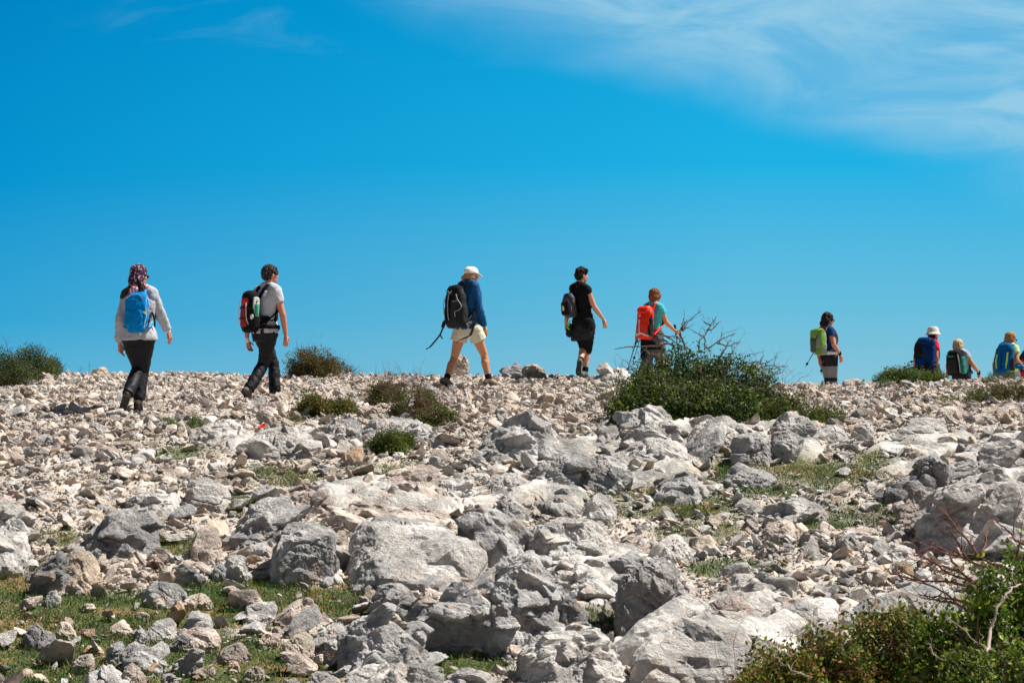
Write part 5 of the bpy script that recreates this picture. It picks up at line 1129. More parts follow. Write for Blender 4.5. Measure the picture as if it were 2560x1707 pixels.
def bottle(fr, x, y, z, label, body_c, cap_c, r=.033, h=.2, tr=False):
    c = fpt(fr, x, y, z); up = fr['up']; root = empty('bottle', c); tag(root, label, 'bottle', 'drinking bottles in backpack side pockets')
    rings = [(c + up * h * t_, r * a, r * a, fr['r'], fr['out']) for t_, a in ((0, .85), (.03, 1), (.3, .96), (.5, 1), (.7, 1), (.84, .7), (.9, .42), (.93, .4))]
    V, F = loft(rings, 20); mkmesh('bottle_body', V, F, body_c, root, smooth=True)
    rings = [(c + up * h * t_, r * a, r * a, fr['r'], fr['out']) for t_, a in ((.925, .48), (.94, .5), (1.0, .5), (1.01, .4))]
    V, F = loft(rings, 16); mkmesh('cap', V, F, cap_c, root, smooth=True)
def pole(label, a, b, grip=None, r=.008):
    root = empty('trekking_pole', b); tag(root, label, 'trekking pole', 'trekking poles'); a, b = A(a), A(b); d = unit(b - a); L = np.linalg.norm(b - a)
    V, F = cat([capsule(a, r, a + d * L * .5, r), capsule(a + d * L * .48, r * .8, b - d * .05, r * .7)]); mkmesh('shaft', V, F, METAL, root, smooth=True)
    V, F = cat([capsule(b - d * .06, r * .6, b, r * .4), capsule(b - d * .075, .020, b - d * .07, .022, 14)]); mkmesh('tip', V, F, RUBBER, root, smooth=True)
    if grip: V, F = cat([capsule(a - d * .02, .017, a + d * .11, .014), capsule(a - d * .03, .021, a - d * .015, .02)]); mkmesh('grip', V, F, RUBBER, root, smooth=True)
def ang(p, P): return P
# ================================================================== hiker 1: headscarf, light shirt, blue pack
p = person('person in a purple patterned headscarf, light grey overshirt and black trousers', 240, 630, 3.733, (380, 1500),
  dict(head=(402, 222), Lsh=(300, 425), Rsh=(520, 410), Lel=(228, 640, -.05), Lwr=(222, 850, .04), Ltip=(238, 965, .05), Rel=(598, 575, .08), Rwr=(672, 735, .22), Rtip=(700, 850, .24),
       Lhip=(335, 820), Rhip=(458, 815), Lkn=(400, 1085, .10), Lan=(288, 1345, -.22), Ltoe=(258, 1462, -.16), Rkn=(430, 1110, .12), Ran=(398, 1400, .02), Rtoe=(425, 1490, .16)), 12, 40, SKIN_R, 1.0, 1.05)
J = p.J
flap = lambda x, y, x2, y2, dd=0.: capsule(p.W(x, y, dd), .035, p.W(x2, y2, dd), .022)
shirt(p, cloth('light_grey_cotton', (.38, .39, .43), .85, .08), 1.93, .022, -.02, .010, .022, extra=[flap(270, 640, 215, 780, -.03), flap(255, 700, 205, 800, -.02), flap(240, 720, 185, 800, 0), flap(500, 640, 540, 790, .02), flap(500, 700, 535, 800, .04)], name='overshirt', sleeve_g=.018)
trousers(p, SHINYBLACK, 1.93, .018, .2, .010, .004)
boots(p, cloth('dark_brown_leather', (.025, .018, .014), .7), .06)
def scarfcol(P, N):
    n_ = pn(P * 46) ; m_ = pn(P * 38 + 20); c = np.tile(A([.030, .012, .034]), (len(P), 1)); c[n_ > .38] = (.42, .36, .42); c[m_ > .46] = (.20, .04, .07); return c
hair(p, PAINTCOL, [(0, -.01, .045, .088, .108, .092), (-.0, -.03, -.01, .085, .095, .10), (-.02, -.06, -.06, .07, .06, .085), (.04, -.05, -.05, .05, .05, .07)], .004, 26, .006, 'headscarf', scarfcol)
glasses(p)
hk = cloth('dark_brown_hair', (.022, .012, .010), .55, .3, 60.)
blob('hair', [capsule(p.W(330, 330, -.10), .035, p.W(262, 380, -.08), .034), capsule(p.W(262, 380, -.08), .036, p.W(238, 425, -.06), .018), capsule(p.W(420, 300, -.11), .035, p.W(412, 355, -.13), .03)], hk, p.root, .007, 2, lambda P, N: .006 * fbm(P * 40, 3))
def stripe(P, N):
    q = (P @ p.r) * 70; return np.where((np.sin(q * 2.2) > .1)[:, None], A([.50, .06, .10]), A([.62, .50, .52]))
blob('neck_scarf', [capsule(p.W(310, 345, -.08), .035, p.W(375, 350, -.13), .033), capsule(p.W(330, 325, -.07), .03, p.W(470, 325, -.07), .03), capsule(p.W(320, 365, -.08), .03, p.W(370, 372, -.12), .026)], PAINTCOL, p.root, .007, 2, folds(.004, 14), stripe)
ring_band(J['Rwr'], unit(J['Rtip'] - J['Rwr']), .028, .012, WHITEM, p.root, 'bracelet')
blue = cloth('bright_blue_nylon', (.001, .19, .52), .8, .15, 12., .3, .06); blue2 = cloth('pale_blue_piping', (.35, .62, .80), .6)
fr = pack(p, 'bright blue tapered daypack with white piping on the hiker in the headscarf', [blue, blue, blue, blue2, cloth('blue_strap', (.03, .24, .50), .7), WEB], w=.275, d=.15, hgt=.45, t0=.13, sidex=.05, top=.72, bot=.72, hip=False, lid=False, noise=.010)
fbox(fr, 'front_pocket', -.05, .34, .22, .20, .05, blue, .92, .008)
fstrap(fr, 'piping', [(-.75, .75, .84), (-.3, 1.02, .92), (.3, 1.02, .93), (.72, .8, .82)], .010, blue2, fr['up'])
fstrap(fr, 'piping', [(.86, .3, .9), (.88, .65, .62), (.95, .6, .4), (.80, .6, .1)], .014, blue2)
fstrap(fr, 'zip', [(-.9, .6, .47), (-.3, 1.04, .50), (.4, 1.04, .48), (.95, .5, .46)], .006, cloth('teal_zip', (.05, .35, .6)), fr['up'])
fstrap(fr, 'buckle', [(.80, .95, .50), (.98, .7, .44)], .02, cloth('yellow_buckle', (.55, .55, .1)), fr['up'])
V, F = solid_ribbon([fpt(fr, .95, -.2, .15), p.W(520, 560, -.1), p.W(545, 640, -.08), p.W(548, 700, -.08)], .02, .006, p.r); mkmesh('webbing', V, F, WEB, fr['root'])
# ================================================================== hiker 2: white T-shirt, curly grey hair
p = person('person with curly grey hair, white T-shirt and black trousers, striding right', 560, 640, 4.02, (470, 1440),
  dict(head=(468, 192), Lsh=(345, 375), Rsh=(522, 362), Lel=(228, 640, .0), Lwr=(232, 845, -.02), Ltip=(265, 965, .0), Rel=(590, 590, -.12), Rwr=(618, 790, -.04), Rtip=(625, 920, -.02),
       Lhip=(370, 790), Rhip=(455, 795), Lkn=(497, 1085, .10), Lan=(515, 1370, .05), Ltoe=(635, 1405, .12), Rkn=(395, 1085, -.02), Ran=(248, 1345, -.22), Rtoe=(290, 1440, -.12)), 50, 55, SKIN_R, 1.0, 1.14)
J = p.J
shirt(p, cloth('white_cotton', (.42, .43, .47), .9, .05), .50, .013, .02, .010, .0, name='t_shirt')
trousers(p, SHINYBLACK, 1.97, .012, .14, .012, .018)
boots(p, cloth('grey_trail_shoe', (.10, .09, .085), .8), .04)
rg_ = np.random.default_rng(8)
curl = [(0, -.015, .055, .086, .10, .078), (0, -.05, .0, .08, .07, .075), (0, -.03, .02, .088, .085, .06)]
for _ in range(90):
    q = unit(rg_.normal(size=3) * A([1, 1, .8]) + A([0, -.55, .35])); curl.append((q[0] * .082, q[1] * .095 - .012, q[2] * .092 + .03, .016, .016, .016))
hair(p, PAINTCOL, curl, .014, 70, .0055, 'hair', lambda P, N: A([.032, .028, .028])[None, :] * (1.2 + 2.4 * fbm(P * 55, 2))[:, None].clip(.3, 4))
ring_band(J['Lwr'], unit(J['Ltip'] - J['Lwr']), .030, .02, WHITEM, p.root, 'wristwatch')
red = cloth('dark_red_nylon', (.30, .010, .018), .6, .2); redb = cloth('bright_red_nylon', (.52, .015, .02), .6)
fr = pack(p, 'black backpack with dark red panels and white edging on the hiker in white T-shirt', [BLACK, BLACK, red, WHITEM, BLACK, BLACK], w=.30, d=.19, hgt=.50, t0=.03, sidex=0, top=.66, bot=.8, hip=True, noise=.006, strapw=.062)
fbox(fr, 'front_pocket', -.05, .42, .15, .30, .045, red, .98, .004, label='dark red front pocket')
fbox(fr, 'top_pocket', -.02, .76, .15, .11, .06, redb, .92, .004, label='bright red top pocket')
fstrap(fr, 'compression_strap', [(-.9, .5, .60), (-.4, 1.28, .60), (.5, 1.2, .58), (.98, .4, .56)], .022, WEB, fr['up'])
fstrap(fr, 'compression_strap', [(-.9, .5, .33), (-.4, 1.28, .33), (.5, 1.2, .32), (.98, .4, .30)], .022, WEB, fr['up'])
fstrap(fr, 'edging', [(.42, 1.22, .72), (.50, 1.25, .5), (.55, 1.2, .32), (.75, 1.05, .16)], .008, WHITEM)
fstrap(fr, 'edging', [(-.62, 1.2, .8), (-.62, 1.28, .5), (-.58, 1.2, .2)], .006, WHITEM)
fbox(fr, 'side_panel', .97, .70, .03, .16, .10, cloth('pale_grey_panel', (.5, .55, .55)), .2, .004)
fbox(fr, 'side_pocket', .95, .28, .07, .2, .12, BLACK, .15, .004)
fbox(fr, 'side_patch', .9, .36, .06, .07, .05, WHITEM, .62, .002)
m_, t_, b_ = new_mat('green_plastic'); b_.inputs['Base Color'].default_value = (.05, .38, .22, 1); b_.inputs['Roughness'].default_value = .15; b_.inputs['Transmission Weight'].default_value = .3
n_ = t_.n('ShaderNodeTexNoise', i_Scale=20.); t_.l(t_.mix(n_.outputs[0], (.03, .32, .17), (.10, .50, .30)), b_.inputs['Base Color'])
bottle(fr, 1.0, .15, .36, 'green plastic bottle with red cap in the side pocket of the black and red backpack', m_, redb, .036, .2)
V, F = solid_ribbon([p.H + (p.M - p.H) * .62 + p.r * .12 + p.f * .09, p.H + (p.M - p.H) * .35 + p.r * .165 + p.f * .02, fpt(fr, .98, -.4, .3)], .10, .012, p.up); mkmesh('hip_wing', V, F, BLACK, fr['root'], smooth=True)
# ================================================================== hiker 3: white cap, blue jacket, cream shorts
p = person('person in a white cap, blue jacket and cream shorts with bare tanned legs, mid-stride', 1040, 640, 4.354, (560, 1440),
  dict(head=(602, 215), Lsh=(500, 345), Rsh=(640, 350), Lel=(470, 560, .12), Lwr=(560, 700, .2), Ltip=(600, 760, .22), Rel=(690, 590, -.13), Rwr=(745, 765, .0), Rtip=(765, 888, .02),
       Lhip=(490, 815), Rhip=(635, 815), Lkn=(415, 1110, .10), Lan=(330, 1345, -.08), Ltoe=(420, 1410, -.02), Rkn=(742, 1075, .05), Ran=(792, 1345, .02), Rtoe=(925, 1400, .10)), 46, 66, SKIN_T, 1.0, 1.02)
J = p.J
shirt(p, cloth('blue_jersey', (.006, .07, .20), .8, .15), 1.95, .016, .02, .013, .01, name='jacket')
shorts = trousers(p, cloth('cream_cotton', (.60, .56, .44), .9, .06), .40, .020, .2, .008, 0, name='shorts', thigh_g=.022)
boots(p, cloth('grey_brown_boot', (.13, .105, .08), .8), .035, sock=BLACK)
hair(p, PAINTCOL, [(0, -.035, -.01, .078, .075, .075), (-.01, -.09, -.02, .045, .035, .035), (.0, -.125, -.035, .03, .03, .03), (.02, -.10, .0, .02, .03, .02), (-.02, -.12, -.06, .016, .02, .03), (.05, -.02, -.03, .03, .05, .04)], .006, 50, .006, 'hair', lambda P, N: A([.34, .22, .11])[None, :] * (1 + .8 * fbm(P * 60, 2))[:, None].clip(.3, 2))
WC = cloth('white_cap_cotton', (.72, .72, .72), .9, .05)
hc = J['head']
blob('cap', [loft([(hc + p.u * z - p.hf * .006, a, b, p.hr, p.hf) for z, a, b in ((.028, .090, .108), (.05, .091, .109), (.085, .083, .10), (.112, .062, .076), (.126, .03, .04))], 26), capsule(hc + p.u * .035 + p.hf * .05, .07, hc + p.u * .002 + p.hf * .145, .055, 20, side=p.hr, flat=1.) if False else loft([(hc + p.hf * (.07 + .085 * t_) + p.u * (.035 - .045 * t_), .082 - .03 * t_ * t_, .010, p.hr, p.u) for t_ in (0, .4, .8, 1.)], 20)], WC, p.root, .006, 2, folds(.002, 20))
fr = pack(p, 'large black backpack with grey cords and loose dangling straps on the hiker in cream shorts', [CHAR, BLACK, CHAR, GREYF, WEB, WEB], w=.37, d=.21, hgt=.57, t0=.05, sidex=.0, top=.66, bot=.9, hip=False, noise=.010, strapw=.05)
fbox(fr, 'front_pocket', -.25, .45, .15, .36, .06, BLACK, .95, .006)
fbox(fr, 'front_pocket', .35, .40, .13, .34, .07, CHAR, .90, .006)
fbox(fr, 'side_pocket', .97, .30, .06, .24, .12, CHAR, .1, .005)
for q in ([(-.55, 1.3, .72), (-.62, 1.33, .5), (-.50, 1.3, .28)], [(-.05, 1.32, .80), (-.12, 1.36, .6), (-.1, 1.36, .35), (.0, 1.3, .16)], [(.62, 1.1, .80), (.78, 1.05, .66), (.98, .7, .52), (.9, .8, .42), (.6, 1.2, .36), (.66, 1.2, .24)], [(.35, 1.3, .62), (.7, 1.15, .62)]):
    fstrap(fr, 'cord', q, .011, cloth('grey_cord', (.35, .35, .36)) if 'grey_cord' not in bpy.data.materials else bpy.data.materials['grey_cord'])
fstrap(fr, 'buckle', [(-.25, 1.2, .88), (.0, 1.3, .83), (.25, 1.15, .88)], .03, GREYF, fr['up'])
def dangle(pts, w, dd, nm='loose_strap'): V, F = solid_ribbon([p.W(a, b, dd) for a, b in pts], w, .008, A([.8, .2, .5])); mkmesh(nm, V, F, WEB, fr['root'])
dangle([(370, 690), (320, 735), (290, 790), (262, 855), (200, 935), (150, 990), (108, 1013)], .022, -.05); dangle([(262, 850), (275, 880), (290, 900)], .016, -.05)
dangle([(345, 690), (310, 720), (290, 780)], .05, -.05); dangle([(630, 600), (650, 690), (620, 780), (590, 860), (510, 900), (430, 945)], .032, -.26)
# ================================================================== hiker 4: black sleeveless top
p = person('person with short dark hair, black sleeveless top and black knee-length shorts', 1370, 640, 4.75, (450, 1465),
  dict(head=(402, 235), Lsh=(300, 400), Rsh=(468, 415), Lel=(232, 680, .05), Lwr=(212, 800, .06), Ltip=(232, 925, .07), Rel=(545, 600, -.12), Rwr=(652, 745, -.02), Rtip=(692, 862, .0),
       Lhip=(385, 840), Rhip=(468, 845), Lkn=(430, 1085, .06), Lan=(380, 1262, -.2), Ltoe=(365, 1395, -.14), Rkn=(462, 1115, .03), Ran=(440, 1385, .0), Rtoe=(500, 1450, .10)), 55, 62, SKIN, 1.0, 1.12)
J = p.J
shirt(p, BLACK, .06, .014, .0, .006, .0, name='sleeveless_top')
trousers(p, BLACK, 1.08, .022, .2, .009, 0, name='shorts')
blob('tied_jacket', [loft([(p.H + p.u * z + o_, a, b, p.r, p.f) for z, a, b, o_ in ((.10, .185, .135, 0), (.02, .20, .15, 0), (-.10, .205, .155, -p.r * .015), (-.2, .19, .14, -p.r * .04 - p.f * .02))], 26), capsule(p.W(255, 830), .04, p.W(255, 930), .05), capsule(p.W(300, 900), .045, p.W(290, 970), .02), capsule(p.W(515, 700), .02, p.W(530, 800), .03)], CHAR, p.root, .009, 3, folds(.014, 9))
boots(p, cloth('grey_green_boot', (.13, .14, .11), .8), .045, sock=BLACK)
hb = cloth('black_hair', (.009, .007, .007), .75, .4, 60., .5, .2)
hair(p, hb, [(0, -.015, .05, .085, .098, .082), (0, -.05, .0, .08, .068, .075), (0, -.06, -.05, .055, .035, .03), (0, -.01, .11, .05, .06, .03), (.04, .03, .07, .05, .06, .045), (-.04, .03, .07, .05, .06, .045)], .014, 42)
fr = pack(p, 'small grey and black daypack with a pale yellow oval badge on the hiker in black', [cloth('grey_purple_nylon', (.04, .036, .05), .6, .3), BLACK, CHAR, GREYF, BLACK, BLACK], w=.27, d=.15, hgt=.37, t0=.26, sidex=-.035, off=.0, top=.62, bot=.85, hip=False, lid=False, noise=.008)
fbox(fr, 'front_pocket', -.2, .38, .19, .2, .05, BLACK, .95, .004)
c = fpt(fr, -.30, 1.33, .40); V, F = ellip(c, (.03, .006, .045), fr['r'], fr['out'], fr['up']); mkmesh('badge', V, F, cloth('yellow_badge', (.62, .42, .16)), fr['root'], smooth=True)
c = fpt(fr, -.30, 1.40, .40); V, F = ellip(c, (.014, .005, .022), fr['r'], fr['out'], fr['up']); mkmesh('emblem', V, F, cloth('cream_emblem', (.75, .66, .40)), fr['root'], smooth=True)
fstrap(fr, 'zip', [(.5, 1.02, .75), (.8, .8, .5), (.85, .75, .2)], .01, GREYF)
V, F = cat([solid_ribbon([p.W(262, 765, -.2), p.W(250, 800, -.2), p.W(238, 835, -.2)], .03, .01, p.r), capsule(p.W(228, 850, -.2), .008, p.W(252, 868, -.2), .008, 8), capsule(p.W(228, 850, -.2), .008, p.W(238, 832, -.2), .008, 8)]); cl = mkmesh('carabiner_strap', V, F, cloth('lime_webbing', (.16, .62, .03)), fr['root'])
# ================================================================== hiker 5: red pack, behind the big bush
p = person('person with bobbed brown hair and turquoise T-shirt walking with poles behind the biggest bush', 1500, 690, 3.794, (520, 1095),
  dict(head=(522, 190), Lsh=(440, 315), Rsh=(572, 315), Lel=(372, 450, .0), Lwr=(350, 540, -.02), Ltip=(345, 600, .0), Rel=(622, 435, -.04), Rwr=(705, 515, .18), Rtip=(755, 550, .22), Lhip=(465, 610), Rhip=(535, 610)), 42, 50, SKIN_T, .97, 1.0, D=31.0)
J = p.J
shirt(p, cloth('turquoise_jersey', (.05, .42, .44), .8, .1), .42, .013, .05, .006, name='t_shirt')
blob('tied_jacket', [loft([(p.H + p.u * z, a, b, p.r, p.f) for z, a, b in ((.16, .16, .12), (.05, .185, .14), (-.08, .19, .15), (-.15, .17, .13))], 24), capsule(p.W(415, 600, -.1), .05, p.W(405, 765, -.1), .035)], BLACK, p.root, .010, 3, folds(.012, 9))
trousers(p, cloth('grey_trousers', (.085, .085, .09), .8, .3), 1.95, .03, .34, .012, .02)
boots(p, RUBBER, .05)
hair(p, PAINTCOL, [(0, -.01, .05, .088, .10, .082), (0, -.045, -.01, .086, .07, .085), (0, -.055, -.055, .07, .045, .05), (.05, .02, .0, .035, .06, .06), (-.05, .02, .0, .035, .06, .06)], .006, 44, .006, 'hair', lambda P, N: A([.17, .065, .03])[None, :] * (1 + .8 * fbm(P * 50, 2))[:, None].clip(.3, 2))
rd = cloth('vivid_red_nylon', (.72, .025, .010), .5, .1, 12.)
fr = pack(p, 'vivid red rucksack with a white lower band on the hiker behind the biggest bush', [rd, rd, rd, WHITEM, rd, CHAR], w=.29, d=.20, hgt=.50, t0=.0, sidex=.02, top=.8, bot=.85, hip=True, noise=.008)
fstrap(fr, 'lower_band', [(-.98, .3, .17), (-.7, .95, .13), (0, 1.1, .17), (.7, .9, .09), (1.02, .2, .12)], .024, WHITEM, fr['up'], .012)
fstrap(fr, 'centre_strap', [(-.25, 1.14, .60), (-.22, 1.14, .35), (-.2, 1.12, .16)], .022, cloth('pale_grey_web', (.5, .5, .52)))
for dx, dz in ((-.03, 0), (.03, 0), (0, .02)):
    c = fpt(fr, -.2, 1.12, .70) + fr['r'] * dx * .4 + fr['up'] * dz; V, F = capsule(c, .006, c + fr['up'] * .012, .004, 8); mkmesh('emblem_mark', V, F, WHITEM, fr['root'])
fbox(fr, 'side_pocket', .92, .26, .07, .18, .12, CHAR, .35, .004)
bottle(fr, .95, .35, .27, 'dark grey bottle in the side pocket of the red rucksack', CHAR, BLACK, .034, .22)
pole('dark trekking pole planted left of the biggest bush, held by the red rucksack hiker', p.W(352, 590, .0), p.W(250, 925, -.1), True)
pole('second thinner pole beside the planted one, left of the biggest bush', p.W(378, 600, -.05), p.W(312, 815, -.1), False, .006)
g_ = p.W(735, 540, .24); pole('pole in the right hand of the hiker with the red rucksack, mostly behind the bush', p.W(712, 488, .22), A([g_[0] + .12, g_[1] + .1, gz(g_[0] + .12, g_[1] + .1)]), True)
# ================================================================== hiker 6: navy shirt, green pack
p = person('person with dark wavy hair, navy T-shirt and black and grey trousers on the crest', 1960, 760, 7.125, (830, 1880),
  dict(head=(782, 285), Lsh=(690, 500), Rsh=(835, 500), Lel=(590, 760, .0), Lwr=(622, 965, -.03), Ltip=(650, 1085, -.02), Rel=(880, 715, -.19), Rwr=(992, 885, -.12), Rtip=(1040, 1050, -.10), Lhip=(740, 955), Rhip=(845, 955), Lkn=(800, 1370, .1), Rkn=(872, 1370, .05)), 55, 66, SKIN_R, .97, .96, D=32.6)
J = p.J
shirt(p, cloth('navy_jersey', (.004, .035, .13), .8, .15), .42, .014, .08, .005, name='t_shirt')
def trc(P, N):
    a, b = proj(P); Y_ = (b - 760) * 7.125; X_ = (a - 1960) * 7.125; c = np.tile(A([.012, .012, .014]), (len(P), 1))
    sd_ = (P - p.H) @ p.r; z = P[:, 2] - p.H[2]
    c[(z < -.15) & (z > -.33)] = (.17, .175, .19); c[(sd_ > .188) & (z < .1) & (z > -.28)] = (.45, .46, .48); c[(z < -.39)] = (.12, .12, .13); return c
trousers(p, PAINTCOL, 1.95, .016, .14, .006, .02, colfn=trc)
V, F = solid_ribbon([p.H + p.up * .06 + p.r * math.cos(a) * .19 + p.f * math.sin(a) * .14 for a in np.linspace(0, 6.28, 14)], .045, .012, p.up); mkmesh('belt', V, F, WHITEM, p.root)
boots(p, RUBBER, .05); glasses(p)
hair(p, cloth('dark_wavy_hair', (.014, .009, .007), .75, .5, 60., .5, .2), [(0, -.01, .05, .088, .10, .085), (0, -.05, .0, .095, .07, .09), (-.03, -.08, -.06, .075, .05, .06), (.03, -.06, -.05, .06, .05, .05), (.05, .02, .02, .04, .05, .06)], .012, 30)
blob('neckerchief', [capsule(p.M + p.up * .05 - p.f * .05 - p.r * .06, .035, p.M + p.up * .05 - p.f * .06 + p.r * .04, .035)], cloth('red_cotton', (.4, .02, .03)), p.root, .008, 1)
ring_band(J['Rwr'] - unit(J['Rtip'] - J['Rwr']) * .01, unit(J['Rtip'] - J['Rwr']), .031, .022, BLACK, p.root, 'wristwatch')
gn = cloth('lime_nylon', (.13, .27, .035), .7, .15); gy = cloth('grey_green_nylon', (.22, .25, .20), .7, .15)
fr = pack(p, 'lime green and grey rucksack on the hiker in navy T-shirt', [gy, gn, gy, WHITEM, GREYF, GREYF], w=.29, d=.18, hgt=.42, t0=.10, sidex=.02, top=.7, bot=.8, hip=False, noise=.009)
fbox(fr, 'top_flap', -.2, .80, .17, .16, .06, gn, .9, .005); fbox(fr, 'side_panel', .82, .62, .05, .3, .12, gn, .45, .004, label='lime green side panel'); fbox(fr, 'front_pocket', -.35, .42, .15, .26, .05, cloth('olive_mesh', (.08, .10, .06)), .98, .005)
fbox(fr, 'lower_panel', .35, .14, .12, .12, .05, gn, .85, .004, label='lime green lower panel')
fstrap(fr, 'compression_strap', [(-.5, 1.3, .66), (.1, 1.25, .55), (.4, 1.2, .75)], .012, WEB)
pole('folded pole sticking out down-left of the green rucksack', p.W(545, 830, -.15), p.W(374, 1130, -.2), False, .007)
pole('pole held pointing down in the left hand of the hiker with the green rucksack', p.W(606, 870, -.05), p.W(677, 1265, -.05), False, .007)
# ================================================================== hiker 7: bucket hat
p = person('person in a pale bucket hat and red T-shirt, lower body hidden by the ridge', 2160, 780, 5.88, (940, 1640),
  dict(head=(1015, 345), Lsh=(900, 475), Rsh=(1045, 480), Lel=(760, 640, .0), Lwr=(745, 770, .0), Ltip=(740, 850, 0), Rel=(1062, 660, -.16), Rwr=(1068, 820, -.12), Rtip=(1072, 920, -.12), Lhip=(900, 850), Rhip=(990, 850)), 36, 52, SKIN_R, 1.0, 1.0, D=34.6)
J = p.J
shirt(p, cloth('crimson_cotton', (.60, .012, .04), .85, .08), .45, .014, .0, .006, name='t_shirt')
trousers(p, BLACK, 1.95, .02, .16, .01, .02); boots(p, RUBBER, .05)
blob('tied_jacket', [loft([(p.H + p.u * z, a, b, p.r, p.f) for z, a, b in ((.12, .18, .14), (.0, .22, .17), (-.15, .26, .19))], 24)], cloth('dark_brown_green', (.03, .035, .03)), p.root, .010, 3, folds(.014, 9))
hair(p, hb, [(0, -.03, .0, .078, .075, .06)], .004)
hc = J['head'] + p.u * .03
blob('bucket_hat', [loft([(hc + p.u * z, a, b, p.hr, p.hf) for z, a, b in ((-.02, .125, .145), (-.012, .128, .148), (.0, .118, .138), (.025, .098, .117), (.075, .09, .106), (.115, .078, .09), (.122, .06, .07))], 28)], cloth('pale_beige_cotton', (.55, .52, .48), .9, .06), p.root, .007, 1, folds(.0025, 16))
bb = cloth('deep_blue_nylon', (.002, .026, .12), .8, .2, 12., .3, .06)
fr = pack(p, 'deep blue and black trekking rucksack on the hiker in bucket hat', [bb, bb, BLACK, WHITEM, cloth('navy_strap', (.01, .03, .1)), BLACK], w=.33, d=.22, hgt=.53, t0=-.03, sidex=.015, top=.85, bot=.85, hip=True, noise=.012)
fbox(fr, 'front_pocket', -.45, .62, .16, .28, .07, BLACK, .9, .008); fbox(fr, 'front_pocket', -.1, .22, .2, .16, .06, bb, 1.0, .006); fbox(fr, 'side_pocket', .92, .55, .09, .42, .14, bb, .3, .008); fbox(fr, 'lower_pocket', .1, .08, .26, .12, .06, BLACK, .95, .006)
fstrap(fr, 'compression_strap', [(.45, 1.05, .95), (.35, 1.2, .5), (.3, 1.15, .1)], .014, WEB); fstrap(fr, 'compression_strap', [(-.8, .8, .45), (0, 1.28, .45), (.8, .9, .45)], .014, WEB, fr['up'])
pole('upper one of the two dark poles sticking out left of the blue trekking rucksack', p.W(735, 722, -.1), p.W(640, 740, -.1), False, .009); pole('lower one of the two dark poles sticking out left of the blue trekking rucksack', p.W(725, 765, -.1), p.W(540, 830, -.1), False, .007)
# ================================================================== hiker 8: blond bob
p = person('person with a platinum blond bob and grey T-shirt reaching one hand toward the rocks', 2160, 780, 5.88, (1420, 1710),
  dict(head=(1388, 500), Lsh=(1330, 640), Rsh=(1490, 632), Lel=(1235, 770, .05), Lwr=(1225, 870, .1), Ltip=(1225, 940, .1), Rel=(1595, 770, -.1), Rwr=(1685, 890, .0), Rtip=(1692, 975, .0), Lhip=(1390, 960), Rhip=(1480, 960)), 38, 50, SKIN_T, .95, .96, D=34.3)
J = p.J
shirt(p, cloth('light_grey_jersey', (.36, .37, .41), .85, .08), .45, .013, .08, .006, name='t_shirt')
trousers(p, CHAR, 1.95, .02, .1, .01, .02); boots(p, RUBBER, .05); glasses(p)
hair(p, PAINTCOL, [(0, -.01, .05, .088, .10, .082), (0, -.04, -.01, .088, .075, .09), (0, -.05, -.06, .08, .05, .06), (.055, .01, -.02, .035, .06, .08), (-.055, .01, -.02, .035, .06, .08)], .005, 40, .006, 'hair', lambda P, N: A([.44, .35, .22])[None, :] * (1 + .6 * fbm(P * A([70, 70, 20]), 3))[:, None].clip(.4, 1.6))
ring_band(J['Rwr'], unit(J['Rtip'] - J['Rwr']), .032, .028, BLACK, p.root, 'wristwatch')
tg = cloth('teal_nylon', (.012, .16, .13), .6, .15)
fr = pack(p, 'black and teal backpack on the hiker with the platinum bob', [BLACK, BLACK, tg, WHITEM, BLACK, WEB], w=.31, d=.19, hgt=.42, t0=.08, sidex=.0, top=.75, bot=.9, hip=False, noise=.008)
fbox(fr, 'top_pocket', -.2, .85, .15, .1, .05, tg, .85, .004); fbox(fr, 'side_panel', .95, .4, .08, .3, .16, tg, .1, .006); fbox(fr, 'front_pocket', -.15, .38, .2, .24, .05, CHAR, .98, .005)
fstrap(fr, 'edging', [(.62, 1., .85), (.75, 1., .5), (.78, .98, .1)], .018, cloth('silver_piping', (.4, .4, .4)))
V, F = solid_ribbon([p.M - p.up * .2 + p.r * .17, p.W(1560, 840, -.1), p.W(1590, 900, -.1), p.W(1490, 915, -.12)], .03, .01, p.r); mkmesh('webbing', V, F, WEB, fr['root'])
blob('hip_wing', [capsule(p.W(1480, 890, -.12), .035, p.W(1565, 895, -.1), .03)], tg, fr['root'], .008, 2)
# ================================================================== hiker 9: blonde ponytail, blue and green pack
p = person('person with reddish blond tied hair and pale green T-shirt near the right edge', 2160, 780, 5.88, (2120, 1760),
  dict(head=(2155, 405), Lsh=(2060, 555), Rsh=(2220, 550), Lel=(1975, 680, .1), Lwr=(1965, 800, .15), Ltip=(1960, 880, .15), Rel=(2238, 700, -.14), Rwr=(2320, 785, .08), Rtip=(2375, 840, .1), Lhip=(2060, 930), Rhip=(2160, 930)), 32, 50, SKIN_T, 1.0, .97, D=32.8)
J = p.J
shirt(p, cloth('pale_lime_cotton', (.45, .58, .28), .85, .08), .42, .014, .0, .006, name='t_shirt')
trousers(p, CHAR, 1.95, .02, .2, .01, .02); boots(p, RUBBER, .05); glasses(p)
blob('tied_jacket', [loft([(p.H + p.u * z, a, b, p.r, p.f) for z, a, b in ((.12, .19, .15), (.0, .21, .165), (-.12, .22, .17))], 24), capsule(p.W(1960, 600, .0), .03, p.W(1930, 780, 0), .045), capsule(p.W(1930, 800, 0), .04, p.W(1925, 930, 0), .03)], cloth('grey_fleece', (.12, .12, .14)), p.root, .010, 3, folds(.012, 9))
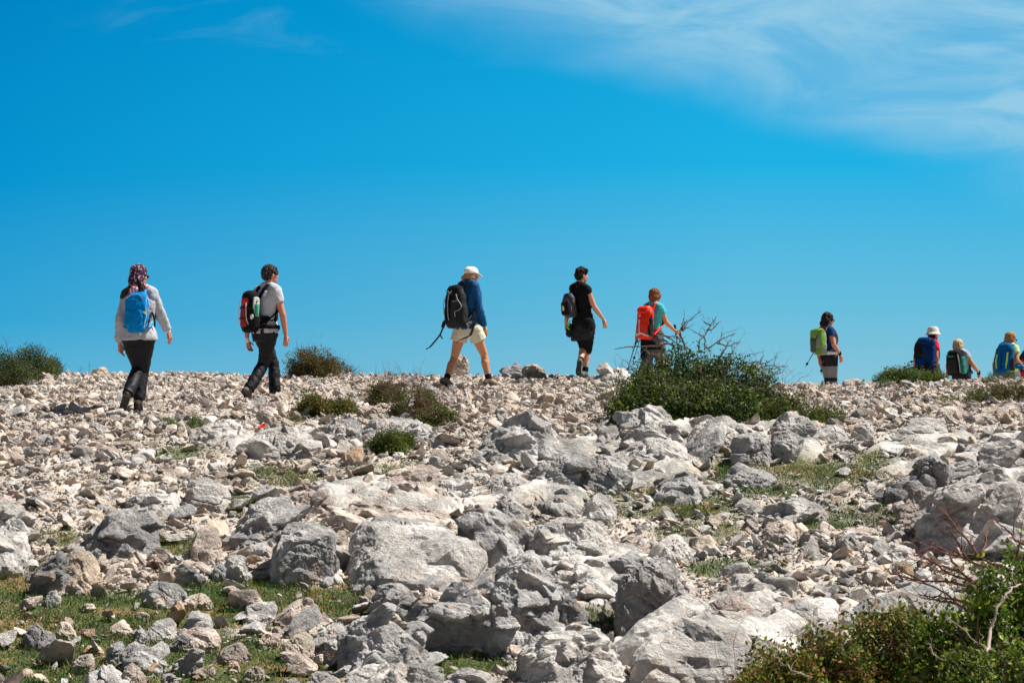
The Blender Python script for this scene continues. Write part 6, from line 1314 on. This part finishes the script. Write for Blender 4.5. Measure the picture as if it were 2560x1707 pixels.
hair(p, PAINTCOL, [(0, -.01, .05, .088, .10, .085), (0, -.05, .01, .08, .07, .075), (-.04, -.09, -.05, .035, .03, .035), (-.08, -.12, -.08, .03, .03, .04), (-.11, -.12, -.12, .018, .02, .035)], .005, 40, .006, 'hair', lambda P, N: A([.30, .15, .06])[None, :] * (1 + .7 * fbm(P * A([70, 70, 22]), 3))[:, None].clip(.4, 1.7))
b9 = cloth('sky_blue_nylon', (.002, .09, .26), .8, .15, 12., .3, .06); y9 = cloth('acid_green_trim', (.42, .55, .06), .6)
fr = pack(p, 'blue rucksack with two acid green stripes on the hiker near the right edge', [b9, b9, b9, y9, b9, CHAR], w=.30, d=.19, hgt=.48, t0=.03, sidex=.0, top=.75, bot=.85, hip=True, noise=.008)
fbox(fr, 'front_pocket', -.05, .42, .2, .4, .05, b9, .95, .006)
fstrap(fr, 'stripe', [(-.62, 1.12, .62), (-.72, 1.12, .4), (-.6, 1.1, .14)], .022, y9); fstrap(fr, 'stripe', [(.52, 1.16, .68), (.50, 1.2, .4), (.40, 1.12, .14)], .024, y9); fstrap(fr, 'seam', [(-.1, 1.22, .7), (-.1, 1.25, .4), (-.08, 1.2, .1)], .008, BLACK); fstrap(fr, 'seam', [(-.8, .9, .72), (0, 1.16, .88), (.8, .9, .72)], .012, WEB, fr['up'])
fbox(fr, 'side_pocket', .98, .3, .07, .22, .13, CHAR, .1, .005)
V, F = solid_ribbon([p.W(1985, 860, -.2), p.W(2080, 858, -.25), p.W(2180, 862, -.25), p.W(2265, 850, -.2)], .035, .02, p.up); mkmesh('lower_band', V, F, y9, fr['root'])
root = empty('waist_bag', p.W(2270, 800, -.1)); tag(root, 'small blue waist bag at the hip of the hiker near the right edge', 'waist bag')
blob('bag_body', [capsule(p.W(2235, 800, -.1), .045, p.W(2305, 805, -.05), .045)], b9, root, .008, 2, folds(.004, 14)); V, F = solid_ribbon([p.W(2225, 770, -.15), p.W(2270, 765, -.16), p.W(2320, 775, -.1)], .012, .006, p.up); mkmesh('zip', V, F, BLACK, root)
# ================================================================== hiker 10: only an arm and red shorts in the frame
p = person('person in maroon top and bright red shorts, mostly cut off by the right edge', 2160, 780, 5.88, (2400, 1760),
  dict(head=(2460, 480), Lsh=(2370, 640), Rsh=(2500, 640), Lel=(2330, 740, -.05), Lwr=(2385, 850, .1), Ltip=(2430, 900, .15), Rel=(2560, 780, .05), Rwr=(2600, 900, .1), Rtip=(2610, 980, .1), Lhip=(2380, 920), Rhip=(2480, 920)), 30, 40, SKIN, 1.0, 1.0, D=33.4)
shirt(p, cloth('maroon_jersey', (.07, .02, .03), .85, .2), .9, .015, .1, .006, name='t_shirt'); trousers(p, cloth('red_shorts_cloth', (.55, .02, .04), .8, .1), .9, .03, .16, .01, name='shorts', thigh_g=.02); boots(p, RUBBER, .05)
hair(p, hk, [(0, -.01, .05, .086, .10, .082), (0, -.045, .0, .08, .07, .075)], .006)
